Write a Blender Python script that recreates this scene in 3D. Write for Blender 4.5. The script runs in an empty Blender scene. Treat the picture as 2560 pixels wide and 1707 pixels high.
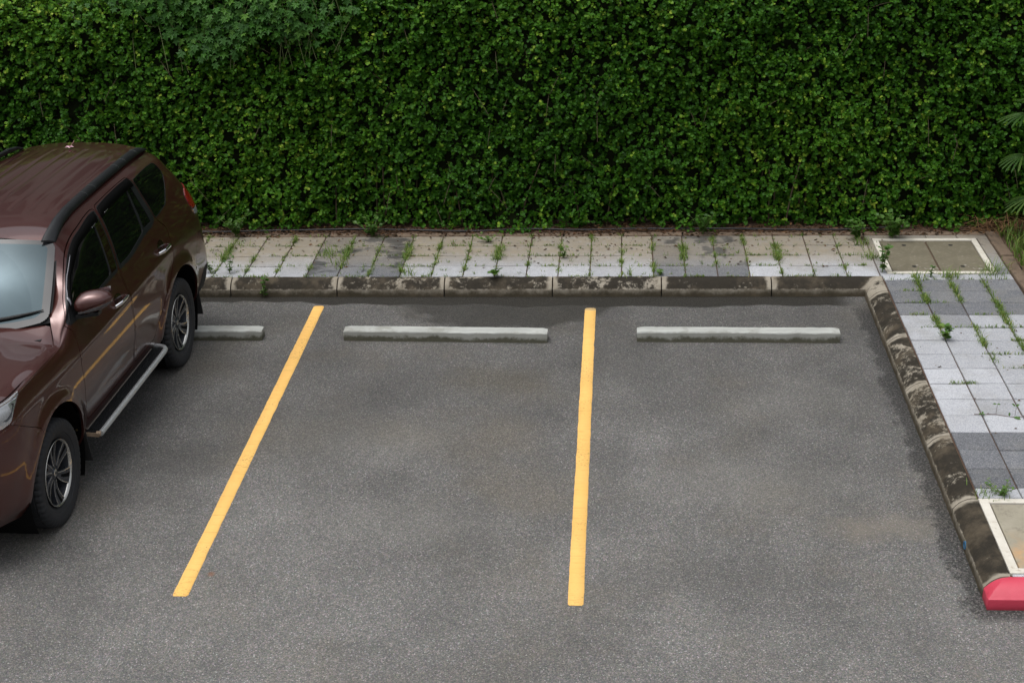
import bpy, bmesh, math, random
import numpy as np
from mathutils import Vector, Matrix
from mathutils.geometry import delaunay_2d_cdt
random.seed(7); RNG = np.random.default_rng(11)
C = bpy.context.scene.collection
scene = bpy.context.scene

# ------------------------------------------------------------------ camera
cam_d = bpy.data.cameras.new("camera"); cam_d.sensor_width = 36.0; cam_d.lens = 57.56982
cam_d.clip_start = 0.1; cam_d.clip_end = 2000
cam = bpy.data.objects.new("camera", cam_d); C.objects.link(cam)
_r = Vector((0.99777271, 0.06226082, -0.02394165)); _u = Vector((-0.00118813, 0.37544703, 0.92684309)); _f = Vector((-0.06669483, 0.92475030, -0.37468477))
cam.matrix_world = Matrix(((_r.x, _u.x, -_f.x, -2.415634), (_r.y, _u.y, -_f.y, -14.433826), (_r.z, _u.z, -_f.z, 5.376711), (0, 0, 0, 1)))
scene.camera = cam

# ------------------------------------------------------------------ overcast sky, one soft sun, exposure
SUN_EL, SUN_AZ = math.radians(72), math.radians(238)      # nearly overhead, a little behind and left of the camera
world = bpy.data.worlds.new("World"); scene.world = world; world.use_nodes = True
wn = world.node_tree.nodes; wl = world.node_tree.links; wn.clear()
sky = wn.new("ShaderNodeTexSky"); sky.sky_type = 'NISHITA'; sky.sun_disc = False
sky.sun_elevation = SUN_EL; sky.sun_rotation = SUN_AZ; sky.air_density = 1.0; sky.dust_density = 4.0; sky.ozone_density = 1.0
hs = wn.new("ShaderNodeHueSaturation"); hs.inputs['Saturation'].default_value = 0.22
wl.new(sky.outputs[0], hs.inputs['Color'])
tc = wn.new("ShaderNodeTexCoord")
cn = wn.new("ShaderNodeTexNoise"); cn.inputs['Scale'].default_value = 2.2; cn.inputs['Detail'].default_value = 5
wl.new(tc.outputs['Generated'], cn.inputs['Vector'])
cr = wn.new("ShaderNodeMapRange"); cr.inputs[1].default_value = 0.3; cr.inputs[2].default_value = 0.7
cr.inputs[3].default_value = 0.75; cr.inputs[4].default_value = 1.35
wl.new(cn.outputs[0], cr.inputs[0])
# cloud cover: brighter overhead than at the horizon
sx = wn.new("ShaderNodeSeparateXYZ"); wl.new(tc.outputs['Generated'], sx.inputs[0])
zr = wn.new("ShaderNodeMapRange"); zr.inputs[1].default_value = 0.0; zr.inputs[2].default_value = 1.0
zr.inputs[3].default_value = 0.55; zr.inputs[4].default_value = 1.9
wl.new(sx.outputs['Z'], zr.inputs[0])
m1 = wn.new("ShaderNodeMath"); m1.operation = 'MULTIPLY'; wl.new(cr.outputs[0], m1.inputs[0]); wl.new(zr.outputs[0], m1.inputs[1])
mx = wn.new("ShaderNodeVectorMath"); mx.operation = 'SCALE'; wl.new(hs.outputs[0], mx.inputs[0]); wl.new(m1.outputs[0], mx.inputs['Scale'])
bg = wn.new("ShaderNodeBackground"); bg.inputs['Strength'].default_value = 0.14
wl.new(mx.outputs[0], bg.inputs['Color'])
wo = wn.new("ShaderNodeOutputWorld"); wl.new(bg.outputs[0], wo.inputs['Surface'])
sd = bpy.data.lights.new("sun", 'SUN'); sd.energy = 0.65; sd.angle = math.radians(85); sd.color = (1.0, 0.97, 0.92)
so = bpy.data.objects.new("sun", sd); C.objects.link(so)
_sv = Vector((math.sin(SUN_AZ) * math.cos(SUN_EL), math.cos(SUN_AZ) * math.cos(SUN_EL), math.sin(SUN_EL)))
so.rotation_euler = _sv.to_track_quat('Z', 'Y').to_euler(); so.location = (0, -5, 30)
scene.view_settings.view_transform = 'Standard'; scene.view_settings.look = 'None'
scene.view_settings.gamma = 1.0; scene.view_settings.use_curve_mapping = False
scene.view_settings.exposure = 0.0
scene.render.engine = 'CYCLES'
scene.cycles.max_bounces = 6; scene.cycles.diffuse_bounces = 3; scene.cycles.glossy_bounces = 3
scene.cycles.transmission_bounces = 4; scene.cycles.transparent_max_bounces = 8
scene.cycles.use_denoising = True; scene.cycles.denoiser = 'OPENIMAGEDENOISE'; scene.cycles.denoising_prefilter = 'ACCURATE'

# ------------------------------------------------------------------ helpers: objects
def link(name, me, mats=None, parent=None):
    o = bpy.data.objects.new(name, me); C.objects.link(o)
    if mats is not None:
        for m in (mats if isinstance(mats, (list, tuple)) else [mats]): me.materials.append(m)
    if parent is not None: o.parent = parent
    return o
def tag(o, label=None, cat=None, group=None, kind=None):
    if label: o['label'] = label
    if cat: o['category'] = cat
    if group: o['group'] = group
    if kind: o['kind'] = kind
    return o
def empty(name, loc=(0, 0, 0), rz=0.0):
    o = bpy.data.objects.new(name, None); C.objects.link(o); o.location = loc; o.rotation_euler = (0, 0, rz)
    o.empty_display_size = 0.2
    return o
def np_mesh(name, V, F, smooth=True, attrs=None, midx=None):
    """V (n,3); F (m,k) all the same k"""
    V = np.asarray(V, np.float32); F = np.asarray(F, np.int32)
    me = bpy.data.meshes.new(name); k = F.shape[1]; m = len(F)
    me.vertices.add(len(V)); me.vertices.foreach_set("co", V.ravel())
    me.loops.add(m * k); me.loops.foreach_set("vertex_index", F.ravel())
    me.polygons.add(m); me.polygons.foreach_set("loop_start", np.arange(0, m * k, k, dtype=np.int32))
    me.polygons.foreach_set("use_smooth", np.full(m, smooth))
    if midx is not None: me.polygons.foreach_set("material_index", np.asarray(midx, np.int32))
    for an, dat in (attrs or {}).items():
        a = me.attributes.new(an, 'FLOAT', 'POINT'); a.data.foreach_set("value", np.asarray(dat, np.float32))
    me.update(calc_edges=True); me.validate()
    return me
class MB:
    """collects polygons of any size"""
    def __init__(s): s.v = []; s.f = []; s.m = []; s.sm = []
    def add(s, vs, fs, mi=0, smooth=False):
        b = len(s.v); s.v += [tuple(float(c) for c in q) for q in vs]
        for f in fs: s.f.append([b + i for i in f]); s.m.append(mi); s.sm.append(smooth)
    def box(s, c, d, M=None, mi=0, bev=0.0, smooth=False):
        hx, hy, hz = d[0] / 2, d[1] / 2, d[2] / 2
        if bev <= 0:
            vs = [(x * hx, y * hy, z * hz) for z in (-1, 1) for y in (-1, 1) for x in (-1, 1)]
            fs = [(0, 2, 3, 1), (4, 5, 7, 6), (0, 1, 5, 4), (2, 6, 7, 3), (0, 4, 6, 2), (1, 3, 7, 5)]
        else:
            bm = bmesh.new(); bmesh.ops.create_cube(bm, size=1.0)
            for v in bm.verts: v.co = Vector((v.co.x * d[0], v.co.y * d[1], v.co.z * d[2]))
            bmesh.ops.bevel(bm, geom=bm.edges[:], offset=min(bev, min(d) * 0.45), segments=2, profile=0.5, affect='EDGES')
            bm.verts.ensure_lookup_table(); vs = [tuple(v.co) for v in bm.verts]; fs = [[v.index for v in f.verts] for f in bm.faces]; bm.free()
        if M is not None: vs = [tuple(M @ Vector(v)) for v in vs]
        s.add([(v[0] + c[0], v[1] + c[1], v[2] + c[2]) for v in vs], fs, mi, smooth)
    def tube(s, pts, rad, n=8, mi=0, cap=True):
        pts = [Vector(q) for q in pts]; rad = rad if isinstance(rad, (list, tuple)) else [rad] * len(pts)
        vs = []; 
        for i, q in enumerate(pts):
            t = (pts[min(i + 1, len(pts) - 1)] - pts[max(i - 1, 0)]).normalized()
            a = t.orthogonal().normalized() if abs(t.z) > 0.99 else t.cross(Vector((0, 0, 1))).normalized()
            b = t.cross(a)
            for k in range(n):
                w = 2 * math.pi * k / n; vs.append(q + rad[i] * (math.cos(w) * a + math.sin(w) * b))
        fs = [(i * n + k, i * n + (k + 1) % n, (i + 1) * n + (k + 1) % n, (i + 1) * n + k) for i in range(len(pts) - 1) for k in range(n)]
        s.add(vs, fs, mi, True)
        if cap:
            s.add(vs[:n], [tuple(range(n))[::-1]], mi); s.add(vs[-n:], [tuple(range(n))], mi)
    def sweep(s, rings, mi=0, smooth=True, closed=True, cap=True):
        n = len(rings[0]); vs = [q for r in rings for q in r]; fs = []
        for i in range(len(rings) - 1):
            for k in range(n if closed else n - 1):
                fs.append((i * n + k, i * n + (k + 1) % n, (i + 1) * n + (k + 1) % n, (i + 1) * n + k))
        s.add(vs, fs, mi, smooth)
        if cap and closed:
            s.add(rings[0], [tuple(range(n))[::-1]], mi); s.add(rings[-1], [tuple(range(n))], mi)
    def mesh(s, name):
        me = bpy.data.meshes.new(name); me.from_pydata(s.v, [], s.f)
        me.polygons.foreach_set("material_index", s.m); me.polygons.foreach_set("use_smooth", s.sm); me.update()
        bm = bmesh.new(); bm.from_mesh(me); bmesh.ops.recalc_face_normals(bm, faces=bm.faces); bm.to_mesh(me); bm.free()
        return me
    def build(s, name, mats, parent=None): return link(name, s.mesh(name), mats, parent)

# ------------------------------------------------------------------ helpers: materials
def new_mat(name):
    m = bpy.data.materials.new(name); m.use_nodes = True; n = m.node_tree.nodes; n.clear()
    o = n.new("ShaderNodeOutputMaterial"); b = n.new("ShaderNodeBsdfPrincipled"); m.node_tree.links.new(b.outputs[0], o.inputs[0])
    return m, NT(m.node_tree), b
class NT:
    def __init__(s, t): s.t = t
    def n(s, typ, **kw):
        q = s.t.nodes.new(typ)
        for k, v in kw.items(): setattr(q, k, v)
        return q
    def l(s, a, b): s.t.links.new(a, b)
    def val(s, x, inp):
        if isinstance(x, (int, float)): inp.default_value = x
        elif isinstance(x, tuple): inp.default_value = (*x, 1.0) if len(x) == 3 and inp.type == 'RGBA' else x
        else: s.l(x, inp)
    def math(s, op, a, b=0.0, c=None, clamp=False):
        q = s.n("ShaderNodeMath", operation=op, use_clamp=clamp); s.val(a, q.inputs[0]); s.val(b, q.inputs[1])
        if c is not None: s.val(c, q.inputs[2])
        return q.outputs[0]
    def coord(s, which='Object', scale=None):
        o = s.n("ShaderNodeTexCoord").outputs[which]
        if scale is None: return o
        m = s.n("ShaderNodeMapping"); s.l(o, m.inputs['Vector']); m.inputs['Scale'].default_value = scale if isinstance(scale, tuple) else (scale,) * 3
        return m.outputs[0]
    def noise(s, vec, scale, detail=4, rough=0.55, dist=0.0, col=False):
        q = s.n("ShaderNodeTexNoise"); s.l(vec, q.inputs['Vector']); q.inputs['Scale'].default_value = scale
        q.inputs['Detail'].default_value = detail; q.inputs['Roughness'].default_value = rough; q.inputs['Distortion'].default_value = dist
        return q.outputs['Color' if col else 'Fac']
    def voro(s, vec, scale, out='Color', feature='F1'):
        q = s.n("ShaderNodeTexVoronoi", feature=feature); s.l(vec, q.inputs['Vector']); q.inputs['Scale'].default_value = scale
        return q.outputs[out]
    def ramp(s, fac, a, b, lo=0.0, hi=1.0, smooth=True):
        q = s.n("ShaderNodeMapRange", interpolation_type='SMOOTHSTEP' if smooth else 'LINEAR')
        s.val(fac, q.inputs[0]); s.val(a, q.inputs[1]); s.val(b, q.inputs[2]); s.val(lo, q.inputs[3]); s.val(hi, q.inputs[4])
        return q.outputs[0]
    def mix(s, f, a, b, mode='MIX'):
        q = s.n("ShaderNodeMix", data_type='RGBA', blend_type=mode); s.val(f, q.inputs[0]); s.val(a, q.inputs[6]); s.val(b, q.inputs[7])
        return q.outputs[2]
    def xyz(s, vec):
        q = s.n("ShaderNodeSeparateXYZ"); s.l(vec, q.inputs[0]); return q.outputs
    def attr(s, name): 
        q = s.n("ShaderNodeAttribute", attribute_name=name); return q.outputs['Fac']
    def bump(s, h, strength=0.3, dist=0.01, normal=None):
        q = s.n("ShaderNodeBump"); q.inputs['Strength'].default_value = strength; q.inputs['Distance'].default_value = dist; s.l(h, q.inputs['Height'])
        if normal is not None: s.l(normal, q.inputs['Normal'])
        return q.outputs[0]
    def rnd(s): return s.n("ShaderNodeObjectInfo").outputs['Random']
    def cramp(s, fac, stops):
        q = s.n("ShaderNodeValToRGB"); e = q.color_ramp.elements
        e[0].position, e[0].color = stops[0][0], (*stops[0][1], 1); e[1].position, e[1].color = stops[-1][0], (*stops[-1][1], 1)
        for pz, c in stops[1:-1]:
            k = e.new(pz); k.color = (*c, 1)
        s.l(fac, q.inputs[0]); return q.outputs[0]
def flat(name, col, rough=0.5, metal=0.0, spec=0.5, coat=0.0, var=0.08, scale=30.0, ior=None):
    """plain material with a little procedural variation of its own colour and gloss"""
    m, t, b = new_mat(name); c = t.coord('Object'); n = t.noise(c, scale, 4)
    col2 = tuple(min(1, x * (1 + 2.5 * var)) for x in col); col1 = tuple(x * (1 - 2.0 * var) for x in col)
    t.l(t.mix(n, col1, col2), b.inputs['Base Color'])
    t.l(t.ramp(n, 0.2, 0.8, max(0.0, rough - 0.06), rough + 0.06, False), b.inputs['Roughness'])
    b.inputs['Metallic'].default_value = metal; b.inputs['Specular IOR Level'].default_value = spec
    b.inputs['Coat Weight'].default_value = coat; b.inputs['Coat Roughness'].default_value = 0.03
    if ior: b.inputs['IOR'].default_value = ior
    return m

# ================================================================== SETTING
def asphalt_mat():
    m, t, b = new_mat("asphalt"); c = t.coord('Object'); X, Y, Z = t.xyz(c)
    v1 = t.xyz(t.voro(c, 130.0)); v2 = t.xyz(t.voro(c, 240.0))
    fine = t.noise(c, 260.0, 2, 0.7)
    agg = t.math('ADD', t.math('MULTIPLY', v1[0], 0.55), t.math('MULTIPLY', v2[1], 0.45))
    base = t.cramp(agg, [(0.0, (.046, .046, .046)), (0.35, (.088, .088, .087)), (0.62, (.127, .127, .126)), (0.85, (.19, .189, .186)), (1.0, (.32, .315, .305))])
    spark = t.math('MULTIPLY', t.ramp(v1[2], .955, .97), t.ramp(v2[2], .35, .6))
    base = t.mix(t.math('MULTIPLY', spark, .75), base, (.46, .45, .42))
    base = t.mix(t.ramp(fine, .35, .7, 0.0, .35), base, (.05, .048, .046))
    tintc = t.voro(c, 130.0); base = t.mix(.10, base, t.mix(1.0, base, tintc, 'OVERLAY'))
    big = t.noise(c, .55, 5, .6); mid = t.noise(c, 2.1, 5, .6); stk = t.noise(t.coord('Object', (1.2, .45, 1)), 1.6, 4, .6)
    tone = t.math('MULTIPLY', t.ramp(big, .32, .68, .82, 1.18, False), t.math('MULTIPLY', t.ramp(mid, .3, .7, .88, 1.12, False), t.ramp(stk, .3, .7, .9, 1.1, False)))
    g = t.n("ShaderNodeVectorMath", operation='SCALE'); t.l(base, g.inputs[0]); t.l(tone, g.inputs['Scale']); base = g.outputs[0]
    base = t.mix(t.ramp(t.noise(c, .8, 4), .48, .72, 0, .5), base, t.mix(agg, (.055, .048, .038), (.18, .158, .125)))
    # stains with ragged outlines
    def blob(cx, cy, rx, ry, d=.5):
        nx = t.math('ADD', t.math('SUBTRACT', X, cx), t.math('MULTIPLY', t.math('SUBTRACT', t.noise(c, 2.3, 5, .65), .5), d))
        ny = t.math('ADD', t.math('SUBTRACT', Y, cy), t.math('MULTIPLY', t.math('SUBTRACT', t.noise(t.coord('Object', (1, 1, 1)), 3.1, 5, .65), .5), d))
        a = t.math('POWER', t.math('DIVIDE', nx, rx), 2.0); e = t.math('POWER', t.math('DIVIDE', ny, ry), 2.0)
        return t.math('SQRT', t.math('ADD', a, e))
    base = t.mix(1.0, base, (1.0, .985, .945), 'MULTIPLY')
    st1 = t.math('MULTIPLY', t.ramp(blob(-3.45, -2.0, .62, .42, .5), 1.15, .15), .42)
    base = t.mix(st1, base, t.mix(agg, (.030, .024, .013), (.125, .105, .068)))
    for (bx_, by_, rx_, ry_, am) in ((-4.3, -3.2, .8, .45, .25), (-1.5, -3.9, .9, .5, .28), (-3.9, -4.5, .8, .4, .22), (-1.0, -2.4, .7, .6, .2)):
        pl = t.math('MULTIPLY', t.ramp(blob(bx_, by_, rx_, ry_, .8), 1.2, .2), am); base = t.mix(pl, base, t.mix(agg, (.10, .096, .085), (.26, .25, .225)))
    for (bx_, by_, rx_, ry_, am) in ((-.55, -.75, .5, .5, .35), (-4.75, -2.9, .5, .9, .3), (-2.45, -1.6, .5, .5, .3), (-1.9, -5.2, .9, .3, .22), (-5.7, -3.6, .45, .35, .4)):
        dk = t.math('MULTIPLY', t.ramp(blob(bx_, by_, rx_, ry_, .8), 1.2, .2), am); base = t.mix(dk, base, t.mix(agg, (.025, .024, .022), (.085, .082, .076)))
    crk = t.math('MULTIPLY', t.ramp(t.noise(c, 70, 4, .8), .64, .72), t.ramp(t.noise(c, 1.7, 4, .6), .5, .62)); base = t.mix(t.math('MULTIPLY', crk, .7), base, (.022, .021, .020))
    hedge_shade = t.ramp(t.math('ADD', Y, t.math('MULTIPLY', t.math('SUBTRACT', t.noise(c, .7, 4), .5), 2.5)), -.6, -5.8, .80, 1.14)  # shade by the hedge painted into the colour, lighter toward the camera
    g = t.n("ShaderNodeVectorMath", operation='SCALE'); t.l(base, g.inputs[0]); t.l(hedge_shade, g.inputs['Scale']); base = g.outputs[0]
    silt = t.ramp(blob(-.62, -4.5, .55, .25, .7), 1.1, .1, 0, .42)
    base = t.mix(silt, base, (.19, .165, .13))
    # grime line along the side kerb
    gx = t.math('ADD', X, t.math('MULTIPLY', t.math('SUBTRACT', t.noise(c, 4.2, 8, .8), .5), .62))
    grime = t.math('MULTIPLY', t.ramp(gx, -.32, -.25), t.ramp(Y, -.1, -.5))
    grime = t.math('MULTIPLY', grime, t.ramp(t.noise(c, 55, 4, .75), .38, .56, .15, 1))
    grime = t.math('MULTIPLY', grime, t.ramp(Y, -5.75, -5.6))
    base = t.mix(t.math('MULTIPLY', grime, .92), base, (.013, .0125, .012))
    # damp strip under the back kerb, spreading behind the middle wheel stop
    wob = t.math('MULTIPLY', t.math('SUBTRACT', t.noise(t.coord('Object', (1.1, .3, 1)), 1.3, 6, .55), .5), .42)
    wy = t.math('ADD', Y, wob)
    edge = t.ramp(X, -5.9, -3.9, -.19, -.30, False)
    wet = t.math('MULTIPLY', t.ramp(t.math('SUBTRACT', wy, edge), -.02, .015), t.ramp(X, -.22, -.5))
    wet2 = t.math('MULTIPLY', t.ramp(blob(-3.45, -.25, 1.0, .60, .7), 1.08, .86, 0, 1), .72)
    wet = t.math('MAXIMUM', wet, wet2)
    wet = t.math('MULTIPLY', wet, t.ramp(Y, .3, .2))
    wcol = t.mix(t.ramp(t.noise(c, 60, 2), .55, .8, 0, .25), t.mix(agg, (.009, .008, .006), (.027, .0245, .019)), base)
    base = t.mix(t.math('MULTIPLY', wet, .9), base, wcol)
    # oil drips and rubber in the bays
    oil = t.math('MULTIPLY', t.ramp(blob(-4.1, -2.3, .55, .8, .7), 1.1, .2), .2)
    oil2 = t.math('MULTIPLY', t.ramp(blob(-5.85, -4.1, .5, .35, .5), 1.1, .2), .25)
    base = t.mix(t.math('MAXIMUM', oil, oil2), base, (.035, .033, .031))
    rust = t.ramp(blob(-5.095, -5.217, .035, .05, .04), 1.0, .2, 0, .6); base = t.mix(rust, base, (.19, .075, .03))
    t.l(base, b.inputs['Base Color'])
    t.l(t.math('SUBTRACT', t.ramp(agg, 0, 1, .78, .62, False), t.math('MULTIPLY', wet, .22)), b.inputs['Roughness'])
    b.inputs['Specular IOR Level'].default_value = .35
    h = t.math('ADD', agg, t.math('MULTIPLY', fine, .5)); t.l(t.bump(h, .55, .006), b.inputs['Normal'])
    return m
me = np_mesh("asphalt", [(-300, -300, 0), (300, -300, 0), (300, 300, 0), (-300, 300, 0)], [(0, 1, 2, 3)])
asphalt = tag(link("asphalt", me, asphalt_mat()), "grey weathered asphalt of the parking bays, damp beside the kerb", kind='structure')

# ---- pavement: granite-chip tiles with weedy joints
def tile_mat():
    m, t, b = new_mat("granite_tile"); c = t.coord('Object'); X, Y, Z = t.xyz(c); tone = t.attr("tone"); rn = t.attr("rnd")
    ch = t.xyz(t.voro(c, 160.0)); ch2 = t.xyz(t.voro(c, 330.0))
    chip = t.math('ADD', t.math('MULTIPLY', ch[0], .6), t.math('MULTIPLY', ch2[1], .4))
    light = t.cramp(chip, [(0, (.20, .21, .23)), (.3, (.32, .33, .355)), (.7, (.41, .42, .44)), (1, (.52, .52, .53))])
    dark = t.cramp(chip, [(0, (.040, .042, .048)), (.4, (.082, .086, .096)), (.75, (.14, .145, .156)), (1, (.33, .33, .33))])
    base = t.mix(tone, dark, light)
    g = t.n("ShaderNodeVectorMath", operation='SCALE'); t.l(base, g.inputs[0]); t.l(t.ramp(rn, 0, 1, .84, 1.08, False), g.inputs['Scale']); base = g.outputs[0]
    # earth washed over the rows nearest the hedge
    wob = t.math('MULTIPLY', t.math('SUBTRACT', t.noise(c, 2.4, 5, .6), .5), .55)
    d = t.ramp(t.math('ADD', Y, wob), .16, .85, 0, .9)
    d = t.math('MULTIPLY', d, t.ramp(t.noise(c, 14, 5, .65), .25, .6, .7, 1))
    base = t.mix(t.math('MULTIPLY', d, t.ramp(tone, 0, 1, .62, 1, False)), base, t.mix(t.noise(c, 7, 3), (.185, .150, .098), (.285, .240, .170)))
    # damp patches on the dark tiles, grey bloom on the light
    damp = t.math('MULTIPLY', t.ramp(t.noise(c, 2.7, 4, .55), .56, .62), t.ramp(tone, .6, .2))
    damp = t.math('MULTIPLY', damp, t.ramp(Y, .0, .12))
    base = t.mix(t.math('MULTIPLY', damp, .7), base, (.035, .036, .04))
    bl = t.ramp(t.noise(c, 2.6, 7, .72), .46, .72, 0, .42); base = t.mix(bl, base, (.20, .195, .175)); base = t.mix(t.ramp(t.noise(c, 9, 6, .8), .60, .74, 0, .5), base, (.13, .12, .10))
    t.l(base, b.inputs['Base Color']); t.l(t.ramp(damp, 0, 1, .72, .4, False), b.inputs['Roughness']); b.inputs['Specular IOR Level'].default_value = .35
    t.l(t.bump(chip, .25, .002), b.inputs['Normal'])
    return m
soil_m, t_, b_ = new_mat("soil"); c_ = t_.coord('Object')
t_.l(t_.mix(t_.noise(c_, 38, 5, .7), t_.mix(t_.noise(c_, 5, 4), (.035, .020, .013), (.075, .040, .025)), (.12, .070, .042)), b_.inputs['Base Color'])
b_.inputs['Roughness'].default_value = .9; t_.l(t_.bump(t_.noise(c_, 50, 5, .7), .8, .02), b_.inputs['Normal'])
tilem = tile_mat()
TV, TF, TT_, TR_, TM = [], [], [], [], []
def tile(x0, x1, y0, y1, tone, z=.15, gap=.006, mi=0):
    g = gap / 2; x0 += g; x1 -= g; y0 += g; y1 -= g
    if x1 - x0 < .01 or y1 - y0 < .01: return
    zs = z + RNG.normal(0, .0014) + RNG.normal(0, .0016, 4); bv = .004; b = len(TV)
    cs = [(x0, y0), (x1, y0), (x1, y1), (x0, y1)]; cx, cy = (x0 + x1) / 2, (y0 + y1) / 2
    for (x, y), q in zip(cs, zs): TV.append((x, y, .10))
    for (x, y), q in zip(cs, zs): TV.append((x, y, q - bv))
    for (x, y), q in zip(cs, zs): TV.append((x + (bv if x < cx else -bv), y + (bv if y < cy else -bv), q))
    for k in range(4):
        j = (k + 1) % 4
        TF.append((b + k, b + j, b + 4 + j, b + 4 + k)); TF.append((b + 4 + k, b + 4 + j, b + 8 + j, b + 8 + k))
    TF.append((b + 8, b + 9, b + 10, b + 11)); TM.extend([mi] * 9)
    r = RNG.random()
    TT_.extend([tone] * 12); TR_.extend([r] * 12)
BX, BW, BY = -3.9174, .3006, .0947
for i in range(-37, 13):
    dark = ((i + 5) % 11) in (0, 1, 2)
    for j in range(4):
        tn = (0.12 if dark else 1.0) + RNG.normal(0, .05)
        if dark and j == 1 and RNG.random() < .3: tn = .3
        tile(BX + i * BW, BX + (i + 1) * BW, BY + .3 * j, BY + .3 * (j + 1), min(1, max(0, tn)), gap=.010)
SC = [.008, .299, .598, .898, 1.192]
for j in range(14):
    for i in range(4):
        dark = j in (0, 1, 2, 11, 12, 13); tn = (.08 if dark else 1.0) + RNG.normal(0, .04)
        if (i, j) == (1, 3): tn = .38
        if (i, j) in ((1, 4), (3, 4), (2, 5), (3, 8), (2, 7)): tn = .78
        tile(SC[i], SC[i + 1], -.3 * (j + 1), -.3 * j, min(1, max(0, tn)), gap=.011)
for i in range(4):                                                   # cut strips round the two covers
    tile(SC[i], SC[i + 1], 0, .158, 1.0); tile(SC[i], SC[i + 1], -4.352, -4.2, 1.0)
    tile(SC[i], SC[i + 1], 1.19, 1.297, .55)
for k in range(4): tile(1.082, 1.192, .165 + .28 * k, .165 + .28 * (k + 1) - .02 * (k == 3), .45 if k < 3 else .2)
tile(-.008, .062, .40, .80, .6); tile(-.008, .062, .10, .40, .7); tile(-.008, .062, .80, 1.297, .5)
for k in range(4):
    if k > 0: tile(SC[k], SC[k + 1], -5.400, -5.368, 1.0)
tile(.008, .299, -5.400, -5.368, 1.0)
for j in range(4): tile(1.03, 1.192, -4.36 - .25 * (j + 1), -4.36 - .25 * j, 1.0)
def bed(x0, x1, y0, y1, z):
    b = len(TV); TV.extend([(x0, y0, .0), (x1, y0, 0), (x1, y1, 0), (x0, y1, 0), (x0, y0, z), (x1, y0, z), (x1, y1, z), (x0, y1, z)])
    TF.extend([(b + 4, b + 5, b + 6, b + 7), (b, b + 1, b + 5, b + 4), (b + 1, b + 2, b + 6, b + 5), (b + 2, b + 3, b + 7, b + 6), (b + 3, b, b + 4, b + 7)])
    TT_.extend([0] * 8); TR_.extend([0] * 8); TM.extend([1] * 5)
bed(-15.1, .0, .097, 1.305, .138); bed(.003, 1.20, -5.403, 1.305, .136)
me = np_mesh("pavement", TV, TF, smooth=False, attrs={"tone": TT_, "rnd": TR_}, midx=TM)
tag(link("pavement", me, [tilem, soil_m]), "pavement of light and dark granite tiles with weeds in the joints", kind='structure')

# ---- soil of the hedge bed and of the garden on the right
def soil_grid(x0, x1, y0, y1, n, m_, z0):
    xs = np.linspace(x0, x1, n); ys = np.linspace(y0, y1, m_); V = []
    for y in ys:
        for x in xs: V.append((x, y, z0 + .014 * math.sin(7 * x + 3 * y) * math.sin(5 * y - 2 * x) + RNG.normal(0, .006)))
    F = [(j * n + i, j * n + i + 1, (j + 1) * n + i + 1, (j + 1) * n + i) for j in range(m_ - 1) for i in range(n - 1)]
    return V, F
V1, F1 = soil_grid(-18, 1.325, 1.40, 4.2, 380, 40, .145); V2, F2 = soil_grid(1.325, 9, -5.4, 4.2, 90, 130, .145)
V2 = [(x, y, z) for x, y, z in V2]; F2 = [tuple(i + len(V1) for i in f) for f in F2]
tag(link("soil", np_mesh("soil", V1 + V2, F1 + F2), soil_m), "bare reddish brown soil along the foot of the hedge", kind='structure')

# ---- edging kerbs of the planted beds
edge_m, t_, b_ = new_mat("edging_concrete"); c_ = t_.coord('Object')
q_ = t_.mix(t_.noise(c_, 3.5, 5, .65), (.075, .05, .033), (.20, .145, .10)); q_ = t_.mix(t_.ramp(t_.noise(c_, 11, 5, .7), .5, .7), q_, (.07, .05, .035))
t_.l(q_, b_.inputs['Base Color']); b_.inputs['Roughness'].default_value = .9; t_.l(t_.bump(t_.noise(c_, 40, 5, .7), .6, .01), b_.inputs['Normal'])
mb = MB(); x = -15.0
while x < 1.19:
    L = .6; mb.box((x + L / 2, 1.358 + RNG.normal(0, .003), .085 + RNG.normal(0, .003)), (L - .012, .095, .140), bev=.012); x += L
tag(mb.build("edging", edge_m), "brown concrete edging strip between the back pavement and the hedge bed", "edging")
mb = MB(); y = 1.40
while y > -5.3:
    L = random.choice((.34, .42, .5)); mb.box((1.262 + RNG.normal(0, .004), y - L / 2, .082 + RNG.normal(0, .006)), (.12, L - .02, .17), Matrix.Rotation(RNG.normal(0, .02), 3, 'Z'), bev=.015); y -= L
tag(mb.build("edging", edge_m), "broken brown edging stones between the side pavement and the grass", "edging")

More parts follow.
